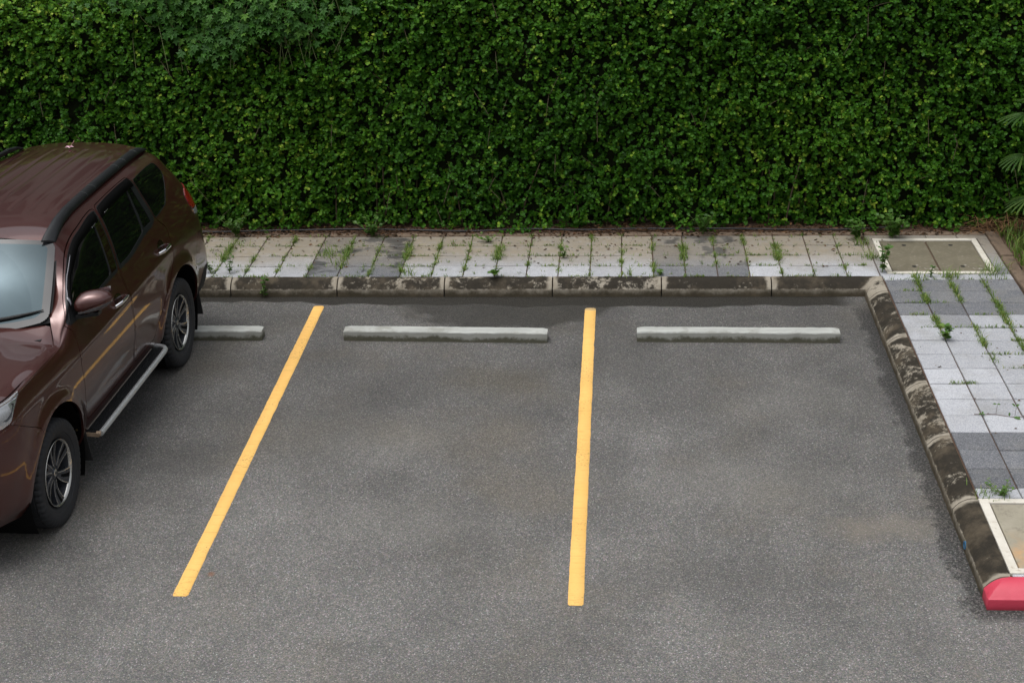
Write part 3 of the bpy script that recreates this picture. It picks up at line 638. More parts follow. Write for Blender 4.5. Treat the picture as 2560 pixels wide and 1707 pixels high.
FDOOR = rnd_poly(FDOOR, .03, 1); RDOOR = rnd_poly(RDOOR, .03, 1); HEADL = rnd_poly(HEADL, .03, 1); TAIL = rnd_poly(TAIL, .02, 1)
GAP = .0065
OUT = [(-3.2, .0), (3.4, .0), (3.4, 1.5), (-3.2, 1.5)]
# priority-ordered regions: (polygon, key);  None = opening
REG = [(ARF, None), (ARR, None), (FGLASS, 'fglass'), (FPIL, 'fpil'), (RGLASS, 'rglass'), (RFIX, 'rfix'), (FTRIM, 'ftrim'), (RTRIM, 'rtrim'),
       (inset(FDOOR, GAP), 'fdoor'), (FDOOR, None), (inset(RDOOR, GAP), 'rdoor'), (RDOOR, None),
       (QGLASS, 'qglass'), (QTRIM, 'qtrim'), (inset(HEADL, .004), 'headl'), (HEADL, None), (TAIL, 'tail'), (TAILW, 'tailw'), (RWIN, 'rwin'),
       (GRILLE, 'grille'), (FINT, 'fint'), (inset(FBUMP, .004), 'fbump'), (FBUMP, None), (RVAL, 'rval'), (inset(RBUMP, .004), 'rbump'), (RBUMP, None)]
verts, edges = [], []
def addloop(P, step=.03):
    b = len(verts); n = len(P); pts = []
    for i in range(n):
        a, c = np.array(P[i]), np.array(P[(i + 1) % n]); k = max(1, int(np.hypot(*(c - a)) / step))
        for j in range(k): pts.append(tuple(a + (c - a) * j / k))
    verts.extend(pts); m_ = len(pts); edges.extend([(b + i, b + (i + 1) % m_) for i in range(m_)])
addloop(OUT, .05)
for P_, k_ in REG: addloop([(min(max(x, -3.25), 3.45), min(max(y, -.04), 1.5)) for x, y in P_])
for s_ in np.arange(-3.18, 3.4, .034):
    for q in np.arange(.012, 1.495, .026): verts.append((s_ + RNG.uniform(-.004, .004), q + RNG.uniform(-.003, .003)))
cv, ce, cf, *_ = delaunay_2d_cdt([Vector(v) for v in verts], edges, [], 0, 1e-5)
cv = np.array([tuple(v) for v in cv]); cf = np.array([list(f) for f in cf if len(f) == 3])
cen = cv[cf].mean(1); ok = (cen[:, 1] > 0) & (cen[:, 1] < 1.5) & (np.abs(cen[:, 0] - .1) < 3.3)
region = np.full(len(cf), -1); done = np.zeros(len(cf), bool)
for i, (P_, k_) in enumerate(REG):
    hit = inpoly(cen, P_) & ~done; region[hit] = i; done |= hit
keys = np.array([(REG[r][1] or 'hole') if r >= 0 else 'body' for r in region]); keys[~ok] = 'hole'
P3 = S(cv[:, 0], np.clip(cv[:, 1], 0, 1.5)); N3 = SN(cv[:, 0], np.clip(cv[:, 1], 0, 1.5)); 
if N3[np.argmin(np.abs(cv[:, 0]) + np.abs(cv[:, 1] - .6)), 0] < 0: N3 = -N3
P3[:, 0] = np.maximum(P3[:, 0], 0)
def region_mesh(name, key, off=0.0, flange=.018, sides=(1,), close=True):
    sel = cf[keys == key]; used = np.unique(sel); mp = -np.ones(len(cv), int); mp[used] = np.arange(len(used)); T = mp[sel]
    Pa = P3[used] + N3[used] * off; n = len(Pa); Vv = [Pa]; Ff = [T]
    if flange:
        ed = {}
        for a, b, c in T:
            for u, v in ((a, b), (b, c), (c, a)):
                k = (min(u, v), max(u, v)); ed[k] = None if k in ed else (u, v)
        bd = [e for e in ed.values() if e]
        if bd:
            bd = np.array(bd); Nu = N3[used]; m_ = len(bd)
            A, B = bd[:, 0], bd[:, 1]; Vv += [Pa[A], Pa[B], Pa[A] - Nu[A] * flange, Pa[B] - Nu[B] * flange]
            i = np.arange(m_); Ff += [np.stack([n + i, n + 2 * m_ + i, n + m_ + i], 1), np.stack([n + m_ + i, n + 2 * m_ + i, n + 3 * m_ + i], 1)]
    Vv = np.concatenate(Vv); Ff = np.concatenate(Ff); VV, FF = [], []; o = 0
    for sd_ in sides:
        q = Vv.copy(); f = Ff.copy()
        if sd_ < 0: q[:, 0] *= -1; f = f[:, ::-1]
        VV.append(q); FF.append(f + o); o += len(q)
    FF = np.concatenate(FF); VV = np.concatenate(VV)
    me = np_mesh(name, VV, FF)
    return me
# orientation: outward for the visible (positive x) side
k0 = cf[keys == 'fdoor'][0]; nn_ = np.cross(P3[k0[1]] - P3[k0[0]], P3[k0[2]] - P3[k0[0]])
if nn_[0] < 0: cf = cf[:, ::-1]
CAR = empty("parked_car", (-7.12455, -3.05607, 0), -math.radians(2.6382))
tag(CAR, "dark brown seven seat estate car with black roof rails parked facing the camera", "car")
def part(name, key, mat, parent=CAR, sides=(1, -1), **k): return link(name, region_mesh(name, key, sides=sides, **k), mat, parent)
body = part("body", 'body', PAINT)
for s_ in (1, -1):
    d = part("front_door", 'fdoor', PAINT, sides=(s_,)); part("window", 'fglass', gl, d, (s_,), off=-.004); part("window_trim", 'ftrim', blk, d, (s_,), off=.001); part("pillar_cover", 'fpil', gloss, d, (s_,), off=.002)
    d2 = part("rear_door", 'rdoor', PAINT, sides=(s_,)); part("window", 'rglass', gl, d2, (s_,), off=-.004); part("window", 'rfix', gl, d2, (s_,), off=-.003); part("window_trim", 'rtrim', blk, d2, (s_,), off=.001)
    w_ = part("quarter_window", 'qglass', gl, sides=(s_,), off=-.002); part("window_trim", 'qtrim', chrome if False else blk, w_, (s_,), off=.001)
    if s_ == 1: FD, RD = d, d2
    else: FD2, RD2 = d, d2
    h_ = part("headlight", 'headl', whl, sides=(s_,), off=-.003)
    tl = part("tail_lamp", 'tail', redl, sides=(s_,), off=.006); part("reversing_lens", 'tailw', whl, tl, (s_,), off=.006)
part("front_bumper", 'fbump', PAINT); part("lower_grille", 'fint', blk); part("grille", 'grille', blk)
rb_ = part("rear_bumper", 'rbump', PAINT); part("valance", 'rval', blkm, rb_, off=.004); part("rear_window", 'rwin', gl)
# lamp internals on both headlights, seen through the lens
hb = flat("dark_lamp_bezel", (.05, .052, .056), .25, metal=.6, var=.2)
for s_, in ((1,), (-1,)):
    for nm, P_, m_, of_ in (("lamp_bezel", [(-1.99, .80), (-2.35, .84), (-2.45, .95), (-2.2, 1.0), (-1.88, .97)], hb, .001), ("light_strip", [(-1.835, 1.02), (-1.84, 1.10), (-2.1, 1.13), (-2.3, 1.12), (-2.3, 1.06), (-2.08, 1.05)], whl, .003)):
        n = 14; V = []; F = []
        P_ = rnd_poly(P_, .03, 1); c0 = np.mean(P_, axis=0); Q = np.array([c0] + P_); X3 = S(Q[:, 0], Q[:, 1]) + SN(Q[:, 0], Q[:, 1]) * of_ * (1 if SN(np.array([-.0]), np.array([.6]))[0, 0] > 0 else -1); X3[:, 0] *= s_
        F = [(0, i, i % (len(Q) - 1) + 1) for i in range(1, len(Q))]
        hl = [o for o in CAR.children if o.name.startswith("headlight")][0 if s_ == 1 else 1]
        link(nm, np_mesh(nm, X3, F), m_, hl)
# inner liner (keeps light out of the shell) with the wheel wells
mb = MB()
for s_ in (1, -1):
    ss = np.linspace(-2.9, 3.1, 90); tt = np.linspace(0.02, 1.5, 26); A, B = np.meshgrid(ss, tt, indexing='ij')
    Gd = S(A, B) - SN(A, B) * (.035 if SN(np.array([0.]), np.array([.6]))[0, 0] > 0 else -.035); Gd[..., 0] = np.maximum(Gd[..., 0], 0) * s_
    V = Gd.reshape(-1, 3); F = []
    for i in range(89):
        for j in range(25):
            c = (ss[i] + ss[i + 1]) / 2; zc = Gd[i, j, 2]
            if min(math.hypot(c - cy, zc - cz) for cy, cz in AR) < .52: continue
            F.append((i * 26 + j, (i + 1) * 26 + j, (i + 1) * 26 + j + 1, i * 26 + j + 1))
    mb.add(V, F, 0, True)
    for cy, cz in AR:
        ang = [math.radians(-30 + 240 * k / 30) for k in range(31)]
        rings = [[(s_ * x, cy + .505 * math.cos(a), cz + .505 * math.sin(a)) for a in ang] for x in (.90, .60)]
        mb.add([q for r in rings for q in r], [(k, k + 1, 31 + k + 1, 31 + k) for k in range(30)], 0, True)
        mb.add([(s_ * .60, cy + .505 * math.cos(a), cz + .505 * math.sin(a)) for a in ang], [tuple(range(31))], 0)
mb.box((0, .1, .34), (1.5, 3.9, .10)); mb.box((0, 0, .62), (1.15, 4.1, .5)); mb.box((0, .7, 1.15), (1.2, 2.3, .5))
mb.build("underbody", linerm, CAR)
# --- hood, windscreen, roof
def edge10(s): return S(np.asarray(s, float), np.full(np.shape(s), 1.5))
ns, nq = 70, 26; ss = np.linspace(-.835, -2.95, ns); V = []
for i, s_ in enumerate(ss):
    e = edge10(np.array([s_]))[0]; e[0] = max(e[0] - .006, .0)
    u = i / (ns - 1); yc = -.965 + (-2.37 + .965) * u ** 1.0; zc = float(pchip([-2.4, -2.25, -2.0, -1.5, -.95], [1.135, 1.165, 1.19, 1.215, 1.232], yc))
    for q in np.linspace(0, 1, nq):
        x = e[0] * q; y = yc + (e[1] - yc) * q ** 1.6; z = zc + (e[2] - zc) * q ** 2.2
        xr = abs(x) / .84; z += .014 * (1 / (1 + math.exp(-(.60 - xr) / .035))) * min(1, (1 - q) * 4) - .007
        z -= .012 * max(0, (q - .93) / .07) ** 2
        V.append((x, y, z + .004))
Fh = [(i * nq + j, i * nq + j + 1, (i + 1) * nq + j + 1, (i + 1) * nq + j) for i in range(ns - 1) for j in range(nq - 1)]
Vh = np.array(V); Vm = Vh * [-1, 1, 1]
me = np_mesh("hood", np.concatenate([Vh, Vm]), np.concatenate([np.array(Fh), np.array(Fh)[:, ::-1] + len(Vh)]))
bm = bmesh.new(); bm.from_mesh(me); bmesh.ops.remove_doubles(bm, verts=bm.verts, dist=1e-4); bmesh.ops.recalc_face_normals(bm, faces=bm.faces)
bm.to_mesh(me); bm.free(); link("hood", me, PAINT, CAR)
# windscreen: ruled between cowl curve and roof header with bulge; (a, b) domain
def WS(a, b):
    xb = .722 * a; yb = -.972 + .145 * a ** 2.4; zb = 1.205 + .066 * a ** 2.2
    xt = .628 * a; yt = -.392 + .088 * a ** 2.4; zt = 1.722 - .040 * a ** 2.4
    pb = np.array([xb, yb, zb]); pt = np.array([xt, yt, zt]); p_ = pb + (pt - pb) * b
    nrm = np.array([.0, -.66, .75]); return p_ + nrm * (.040 * math.sin(math.pi * b) * (1 - .55 * a * a)) + np.array([.012 * math.sin(math.pi * b) * a, 0, 0])
na, nb = 40, 36; V = []; mi = []
for i in range(na + 1):
    for j in range(nb + 1): V.append(WS(i / na, j / nb))
def rr(a, b):                                                       # inside a rounded rectangle
    def f(hw, b0, b1, r):
        x = a * .68; y = b * .77; X0, Y0, Y1 = hw * .68, b0 * .77, b1 * .77
        dx = max(x - (X0 - r), 0); dy = max(Y0 + r - y, y - (Y1 - r), 0); return math.hypot(dx, dy) < r + 1e-9 if (dx > 0 or dy > 0) else True
    return 2 if not f(.997, .0, .997, .06) else (1 if not f(.925, .075, .945, .05) else 0)
na2, nb2 = 160, 150; V = [WS(i / na2, j / nb2) for i in range(na2 + 1) for j in range(nb2 + 1)]; F0, F1 = [], []
for i in range(na2):
    for j in range(nb2):
        k = rr((i + .5) / na2, (j + .5) / nb2); f = (i * (nb2 + 1) + j, (i + 1) * (nb2 + 1) + j, (i + 1) * (nb2 + 1) + j + 1, i * (nb2 + 1) + j + 1)
        if k == 0: F0.append(f)
        elif k == 1: F1.append(f)
V = np.array(V); 
def two(F): F = np.array(F); return np.concatenate([F, F[:, ::-1] + len(V)])
Vt = np.concatenate([V, V * [-1, 1, 1]])
wsc = link("windscreen", np_mesh("windscreen", Vt, two(F0)), wsm, CAR); link("glass_border", np_mesh("glass_border", Vt, two(F1)), frit, wsc)
mb = MB()                                                            # black bed under the screen and cowl
Vb = np.array([WS(i / 20, j / 20) for i in range(21) for j in range(21)]) + [0, .02, -.022]
for sg in (1, -1): mb.add(Vb * [sg * 1.01, 1, 1], [(i * 21 + j, (i + 1) * 21 + j, (i + 1) * 21 + j + 1, i * 21 + j + 1) for i in range(20) for j in range(20)], 0, True)
mb.box((0, -.93, 1.165), (1.44, .16, .05)); mb.build("cowl", blkm, CAR)
# roof with pressed ribs
ys = np.linspace(-.372, 2.09, 120); V = []; nx = 61
for y in ys:
    e = edge10(np.array([min(y, 1.95)]))[0]; xe = e[0] + .004; ze = e[2] + .003
    zc = float(pchip([-.40, -.25, .0, .5, 1.2, 1.8, 2.1], [1.722, 1.752, 1.785, 1.812, 1.812, 1.79, 1.765], y))
    for x in np.linspace(-xe, xe, nx):
        q = abs(x) / xe; yy = y + (.066 * q ** 2.4 if y < 0 else -.10 * q ** 3 * max(0, (y - 1.5) / .6)) * (max(0, 1 - (y + .372) / .4) if y < 0 else 1)
        z = zc + (ze - zc) * q ** 2.6
        rib = 0
        for xr in (-.42, -.28, -.14, .0, .14, .28, .42): rib = max(rib, math.exp(-((x - xr) / .011) ** 4))
        z -= .006 * rib * np.clip((y - .05) / .06, 0, 1) * np.clip((1.80 - y) / .06, 0, 1)
        V.append((x, yy, z))
V = np.array(V)
xs_ = np.linspace(-1, 1, nx)
me = np_mesh("roof", V, [(i * nx + j, i * nx + j + 1, (i + 1) * nx + j + 1, (i + 1) * nx + j) for i in range(len(ys) - 1) for j in range(nx - 1)])
roof = link("roof", me, PAINT, CAR)
sb = MB(); sb.sweep([[(x, 2.05 - .10 * (abs(x) / .57) ** 3, 1.758 - .06 * (abs(x) / .57) ** 2.6), (x, 2.10 - .10 * (abs(x) / .57) ** 3, 1.738 - .06 * (abs(x) / .57) ** 2.6), (x, 2.03 - .1 * (abs(x) / .57) ** 3, 1.70 - .05 * (abs(x) / .57) ** 2)] for x in np.linspace(-.57, .57, 25)], 0, True)
sb.build("spoiler", PAINT, CAR)
# roof rails: flat black blades swept back from a broad foot
for s_ in (1, -1):
    mb = MB(); rings = []
    path = [(-.345, .590, 1.703, .040, .012), (-.30, .590, 1.725, .038, .022), (-.22, .588, 1.752, .034, .032), (-.1, .580, 1.780, .030, .036), (.1, .570, 1.797, .027, .036), (.5, .564, 1.805, .026, .036), (1.0, .560, 1.807, .026, .036), (1.5, .556, 1.803, .026, .036), (1.75, .550, 1.793, .027, .034), (1.9, .545, 1.772, .028, .026), (2.0, .535, 1.745, .028, .012)]
    for y, x, z, hw, h in path:
        rings.append([(s_ * (x + a * hw), y + .03 * a, z + b * h - (a + 1) * .010) for a, b in ((-1, -.6), (-1, .1), (-.75, .45), (0, .55), (.75, .35), (1.05, -.1), (1.05, -.6))])
    mb.sweep(rings, 0, True)
    r_ = mb.build("roof_rail", blk, CAR)
    jm = flat("rail_joint_edge", (.10, .11, .11), .3)
    for yj in (.47, .66, 1.22, 1.40, 1.70):
        mb = MB(); x, z, hw = [float(np.interp(yj, [q[0] for q in path], [q[k] for q in path])) for k in (1, 2, 3)]
        mb.sweep([[(s_ * (x + a * hw), yj + .03 * a + dy, z + b * .038 - (a + 1) * .010 + .0012) for a, b in ((-1, .05), (-.75, .46), (0, .56), (.75, .36), (1.06, -.05))] for dy in (0, .005)], 0, False, closed=False)
        mb.build("joint", jm, r_)
# rain visors over the side windows
vis_m = flat("smoked_visor", (.0015, .0015, .0015), .55, spec=.04, var=.05)
def strip(top, bot, off0, off1, name, mat, parent, s_):
    n = 30; V = []
    sgn = 1 if SN(np.array([0.]), np.array([.6]))[0, 0] > 0 else -1
    for i in range(n + 1):
        u = i / n; a = np.array([np.interp(u, np.linspace(0, 1, len(top)), [q[k] for q in top]) for k in (0, 1)]); b = np.array([np.interp(u, np.linspace(0, 1, len(bot)), [q[k] for q in bot]) for k in (0, 1)])
        for w, of in ((0, off0), (.5, (off0 + off1) / 2 + .003), (1, off1)):
            c = a + (b - a) * w; V.append(S(c[0], c[1]) + sgn * SN(np.array([c[0]]), np.array([c[1]]))[0] * of)
    V = np.array(V); V[:, 0] *= s_
    o = link(name, np_mesh(name, V, [(i * 3 + j, i * 3 + j + 1, (i + 1) * 3 + j + 1, (i + 1) * 3 + j) for i in range(n) for j in range(2)]), mat, parent)
    so_ = o.modifiers.new("s", 'SOLIDIFY'); so_.thickness = .003; return o
for s_, f_, r_ in ((1, FD, RD), (-1, FD2, RD2)):
    strip([(-.69, 1.30), (-.655, 1.395), (-.49, 1.426), (-.275, 1.424), (-.095, 1.418), (.07, 1.415), (.285, 1.424), (.40, 1.415)], [(-.645, 1.28), (-.60, 1.355), (-.46, 1.385), (-.27, 1.375), (-.1, 1.362), (.06, 1.35), (.22, 1.345), (.355, 1.34)], .004, .010, "rain_visor", vis_m, f_, s_)
    strip([(.485, 1.415), (.7, 1.427), (1.0, 1.427), (1.22, 1.42)], [(.43, 1.335), (.7, 1.34), (1.0, 1.34), (1.215, 1.33)], .004, .010, "rain_visor", vis_m, r_, s_)
    for (a0, a1, par) in ((.195, .29, f_), (.51, .60, r_)):
        strip([(a0, 1.353), (a1, 1.353)], [(a0 + .01, 1.345), (a1 - .01, 1.345)], 0.0125, 0.0125, "visor_clip", chrome, par, s_)
    # lighter strip paints the sky's reflection on the A-pillar visor's edge
    strip([(-.69, 1.30), (-.672, 1.385), (-.60, 1.41), (-.49, 1.422), (-.30, 1.42)], [(-.672, 1.30), (-.648, 1.375), (-.585, 1.399), (-.485, 1.411), (-.30, 1.415)], .012, .012, "visor_glint", flat("visor_glint_paint", (.10, .10, .115), .12, coat=1.0), f_, s_)
# door handles: chrome grip over a flat ellipse painted dark as the recess's shade
for s_, f_, r_ in ((1, FD, RD), (-1, FD2, RD2)):
    for (sa, sb_, tt0, par) in ((-.055, .195, .797, f_), (1.035, 1.285, .812, r_)):
        sgn = 1 if SN(np.array([0.]), np.array([.6]))[0, 0] > 0 else -1
        hm = MB(); rings = []
        for i in range(15):
            u = i / 14; s0 = sa + (sb_ - sa) * u; base = S(s0, tt0); nn = sgn * SN(np.array([s0]), np.array([tt0]))[0]
            of = .006 + .040 * min(1, math.sin(math.pi * min(max(u, .0), 1)) * 1.6); rx = .008 + .004 * math.sin(math.pi * u); rz_ = .012 + .006 * math.sin(math.pi * u)
            if u < .12: rz_ = .014; rx = .012
            rings.append([tuple((base + nn * (of + rx * math.cos(w)) + np.array([0, 0, rz_ * math.sin(w)])) * [s_, 1, 1]) for w in np.linspace(0, 2 * math.pi, 12, endpoint=False)])
        hm.sweep(rings, 0, True); hm.build("handle", chrome, par)
        hm = MB(); c0 = (sa * .55 + sb_ * .45, tt0 + .022); V = [S(*c0) + sgn * SN(np.array([c0[0]]), np.array([c0[1]]))[0] * .0016]
        for w in np.linspace(0, 2 * math.pi, 24, endpoint=False):
            q = (c0[0] + .075 * math.cos(w), c0[1] + .040 * math.sin(w)); V.append(S(*q) + sgn * SN(np.array([q[0]]), np.array([q[1]]))[0] * .0016)
        hm.add(np.array(V) * [s_, 1, 1], [(0, k + 1, (k + 1) % 24 + 1) for k in range(24)], 0, True); hm.build("handle_cup", flat("shaded_cup_paint", (.012, .005, .004), .12, coat=1.0), par)
# mirrors
for s_ in (1, -1):
    mr = MB(); rings = []
    for i in range(17):
        u = i / 16; x = .845 + .265 * u; k = (1 - abs(2 * u - 1) ** 3.2) ** (1 / 2.4) if 0 < u < 1 else .02
        zc = 1.312 + .038 * u; hz = (.058 + .036 * math.sin(math.pi * min(1, u * .85 + .12))) * max(k, .05) * (1.0 - .18 * u); dy = .105 * max(k, .05); yc = -.62 + .065 * u
        rings.append([(s_ * x, yc - dy * math.cos(w) * (1 if math.cos(w) > 0 else .35), zc + hz * (abs(math.sin(w)) ** .8) * (1 if math.sin(w) > 0 else -.92)) for w in np.linspace(0, 2 * math.pi, 24, endpoint=False)])
    mr.sweep(rings, 0, True); mo = mr.build("mirror", PAINT, CAR)
    mg = MB(); mg.sweep([[(s_ * (.875 + .205 * u), -.572 + .065 * u, 1.318 + .036 * u + zz) for zz in (-.055, .065)] for u in (0, 1)], 0, False, closed=False); mg.build("mirror_glass", chrome, mo)
    mi_ = MB(); rings = []
    for i in range(13):
        u = i / 12; x = .905 + .215 * u; y = -.728 + .030 * u + .10 * max(0, u - .55) ** 1.5 * 1.6; z = 1.288 + .060 * u ** 1.3; h = .004 + .004 * math.sin(math.pi * u)
        rings.append([(s_ * x, y - .004 + .012 * (1 if q > 3 else 0), z + dz) for q, dz in ((0, -h), (1, h), (5, h), (6, -h))])
    mi_.sweep(rings, 0, False); mi_.build("indicator_strip", flat("clear_indicator", (.045, .045, .045), .2, var=.25, scale=80), mo)
    ma = MB(); ma.sweep([[(s_ * (.815 + .20 * u), -.665 + .05 * u + a, 1.232 + .020 * u + b) for a, b in ((-.022, -.014), (-.022, .010), (.045, .014), (.045, -.014))] for u in np.linspace(0, 1, 6)], 0, False)
    ma.sweep([[(s_ * (.846 - .0 * u), -.775 + .03 * u + .10 * v, 1.200 + .02) for v in (0, 1)] + [(s_ * (.80), -.70 + .10 * v, 1.345) for v in (1, 0)] for u in (0, 1)][:1] + [[(s_ * .858, -.78, 1.215), (s_ * .868, -.66, 1.215), (s_ * .822, -.60, 1.35), (s_ * .815, -.675, 1.345)]], 0, False)
    ma.tube([(s_ * .95, -.63, 1.245), (s_ * .965, -.62, 1.275)], .035, 10)
    ma.build("mirror_arm", blk, mo)
# wiper
for s_, tip in ((1, (.672, -.852)), (-1, (.02, -.93))):
    mb = MB(); x0, x1 = (.06, .678) if s_ == 1 else (-.60, -.02); pts = []
    for u in np.linspace(0, 1, 9):
        a = (x0 + (x1 - x0) * u); q = WS(min(1, abs(a) / .71), .085 + .035 * u if s_ == 1 else .13 + .0 * u); pts.append((a, q[1] - .006, q[2] + .014))
    mb.tube(pts, [.010, .012, .013, .013, .013, .012, .011, .008, .004], 6)
    arm = [(x0 - .06, -1.005, 1.222), (x0 + .12, -.985, 1.245), ((x0 + x1) / 2, pts[4][1] - .008, pts[4][2] + .014)]
    mb.tube(arm, [.013, .011, .008], 6); mb.build("wiper", blkm, CAR)
# running boards
for s_ in (1, -1):
    mb = MB(); y0, y1 = -.80, .775; zf, zr = .400, .415
    def bz(y): return zf + (zr - zf) * (y - y0) / (y1 - y0)
    rings = [[(s_ * x, y, bz(y) + dz) for x, dz in ((.84, -.035), (.84, .0), (.972, .0), (.972, -.035))] for y in (y0, y1)]; mb.sweep(rings, 0, False)
    for x in np.arange(.865, .965, .016): mb.sweep([[(s_ * (x + a), y, bz(y) + b) for a, b in ((-.0045, .0003), (-.003, .005), (.003, .005), (.0045, .0003))] for y in (y0 + .03, y1 - .02)], 0, False)
    rb = mb.build("running_board", blk, CAR)
    mb = MB(); rail = [(.985, y0, bz(y0) - .012)] + [(.985, y, bz(y) - .012) for y in np.linspace(y0 + .1, y1 - .06, 6)] + [(.980, y1 - .01, zr - .010), (.960, y1 + .022, zr - .006), (.92, y1 + .035, zr - .002), (.84, y1 + .04, zr + .002)]
    mb.tube([(s_ * a, b, c) for a, b, c in rail], [.021] * 7 + [.021, .020, .019, .018], 12); mb.build("step_edge", alu, rb)
    mb = MB()
    for xs2 in (.862, .878): mb.tube([(s_ * xs2, y0 + .02, zf + .006), (s_ * xs2, y1 - .05, zr + .006)], .0035, 5)
    mb.build("dusty_groove", flat("dusty_rubber", (.16, .14, .12), .8, var=.2, scale=120), rb)
    mb = MB(); mb.box((s_ * .905, y0 - .003, zf - .022), (.13, .006, .03), Matrix.Rotation(.06 * s_, 3, 'Y')); mb.box((s_ * .972, y0 - .012, zf - .008), (.035, .03, .03), Matrix.Rotation(.4, 3, 'X'), bev=.006)
    mb.build("torn_end_cap", flat("bare_foam", (.30, .22, .15), .9, var=.25, scale=80), rb)
# mud flaps
for s_ in (1, -1):
    for pts in ([(-.945, .62), (-.865, .20)], [(1.90, .74), (1.985, .24)]):
        (ya, za), (yb, zb) = pts; mb = MB(); rings = []
        for u in np.linspace(0, 1, 8):
            y = ya + (yb - ya) * u ** .8; z = za + (zb - za) * u
            rings.append([(s_ * .66, y - .006, z), (s_ * .66, y + .006, z), (s_ * (.905 + .02 * u), y + .010, z), (s_ * (.905 + .02 * u), y - .002, z)])
        mb.sweep(rings, 0, False); fl_ = mb.build("mud_flap", blkm, CAR)
        if pts[0][0] < 0:
            sm_ = flat("brass_screw", (.35, .27, .13), .4, metal=.8)
            for z in (.56, .47): 
                mb = MB(); y = ya + (yb - ya) * ((za - z) / (za - zb)) ** .8; mb.tube([(s_ * .86, y - .004, z), (s_ * .86, y - .014, z)], .009, 10)
                mb.build("screw", sm_, fl_)
# wheels
tyre_m = flat("tyre_rubber", (.020, .021, .023), .72, spec=.35, var=.25, scale=24); dust = flat("rim_grey", (.055, .060, .070), .30, metal=.55, var=.1); mach = flat("machined_aluminium", (.55, .54, .51), .26, metal=.9, var=.06)
def tyre_mesh():
    R0, rr_, w = .381, .2325, .128; n = 192; V = []
    pr_ = [(-.60, rr_), (-.72, rr_ + .012), (-.92, rr_ + .05), (-1.0, rr_ + .085), (-.985, R0 - .036), (-.93, R0 - .015), (-.84, R0 - .005), (-.62, R0 - .0), (-.60, R0 - .008), (-.54, R0 - .008), (-.52, R0), (-.08, R0 + .002), (-.06, R0 - .008), (.06, R0 - .008), (.08, R0 + .002), (.52, R0), (.54, R0 - .008), (.60, R0 - .008), (.62, R0), (.84, R0 - .005), (.93, R0 - .015), (.985, R0 - .036), (1.0, rr_ + .085), (.92, rr_ + .05), (.885, rr_ + .047), (.875, rr_ + .040), (.72, rr_ + .012), (.60, rr_)]
    k = len(pr_)
    for i in range(n):
        a = 2 * math.pi * i / n; gro = (i % 4 == 0)
        for j, (x, r) in enumerate(pr_):
            if gro and abs(x) > .61 and r > R0 - .03: r -= .010
            elif gro and .985 >= abs(x) > .9 and r > R0 - .04: r -= .006
            if gro and abs(x) <= .61 and r > R0 - .004: r -= .004
            V.append((x * w, r * math.cos(a), r * math.sin(a)))
    F = [(i * k + j, i * k + j + 1, ((i + 1) % n) * k + j + 1, ((i + 1) % n) * k + j) for i in range(n) for j in range(k - 1)]
    me = np_mesh("tyre", V, F); bm = bmesh.new(); bm.from_mesh(me); bmesh.ops.recalc_face_normals(bm, faces=bm.faces)
    for e in bm.edges:
        if len(e.link_faces) == 2 and e.calc_face_angle(0) > math.radians(38): e.smooth = False
    bm.to_mesh(me); bm.free(); return me
def rim_mesh():
    mb = MB(); n = 72
    def ring(x, r): return [(x, r * math.cos(2 * math.pi * k / n), r * math.sin(2 * math.pi * k / n)) for k in range(n)]
    mb.sweep([ring(.100, .2345), ring(.106, .2345), ring(.106, .2315), ring(.085, .224)], 1, True, cap=False)       # bright lip
    mb.sweep([ring(.085, .222), ring(.03, .212), ring(-.10, .205)], 0, True, cap=False)
    mb.add(ring(-.005, .21), [tuple(range(n))], 2)                                                         # brake shadow
    mb.sweep([ring(.02, .075), ring(.060, .068), ring(.072, .050), ring(.074, .033), ring(.080, .030), ring(.080, .001)], 0, True, cap=False)
    mb.sweep([ring(.0805, .026), ring(.083, .022), ring(.0825, .012)], 1, True, cap=False)
    for q in range(6):                                                # six broad split spokes, dark faced with bright machined edges
        th_ = 2 * math.pi * q / 6 + .26; N_ = 10; rings = []; eL, eR, sl = [], [], []
        for i in range(N_ + 1):
            u = i / N_; r = .052 + .174 * u; an = th_ + .16 * u ** 1.5; hw = .021 + .040 * u ** 1.2
            c = np.array([0, r * math.cos(an), r * math.sin(an)]); tn = np.array([0, -math.sin(an), math.cos(an)]); xf = .074 + .020 * u - .010 * math.sin(math.pi * u)
            rings.append([tuple(c + tn * a * hw + np.array([xf - d, 0, 0])) for a, d in ((-1, .05), (-1, .003), (-.9, 0), (.9, 0), (1, .003), (1, .05))])
            f = lambda o0, o1, dx=.0012: [tuple(c + tn * o + np.array([xf + dx, 0, 0])) for o in (o0, o1)]
            eL.append(f(-hw + .001, -hw + .0075)); eR.append(f(hw - .0095, hw - .001)); sl.append(f(-.2 * hw, .32 * hw, .0008))
        mb.sweep(rings, 0, False)
        for strip_, mi_ in ((eL, 1), (eR, 1)): mb.add([p_ for f in strip_ for p_ in f], [(2 * i, 2 * i + 1, 2 * i + 3, 2 * i + 2) for i in range(N_)], mi_)
        mb.add([p_ for f in sl[4:] for p_ in f], [(2 * i, 2 * i + 1, 2 * i + 3, 2 * i + 2) for i in range(N_ - 4)], 2)
    for q in range(6):
        an = 2 * math.pi * q / 6 + .26 + math.pi / 6; mb.tube([(.058, .048 * math.cos(an), .048 * math.sin(an)), (.071, .048 * math.cos(an), .048 * math.sin(an))], .008, 8, 2)
    return mb.mesh("rim")
tm_, rm_ = tyre_mesh(), rim_mesh(); tm_.materials.append(tyre_m)
for m_ in (dust, mach, linerm): rm_.materials.append(m_)
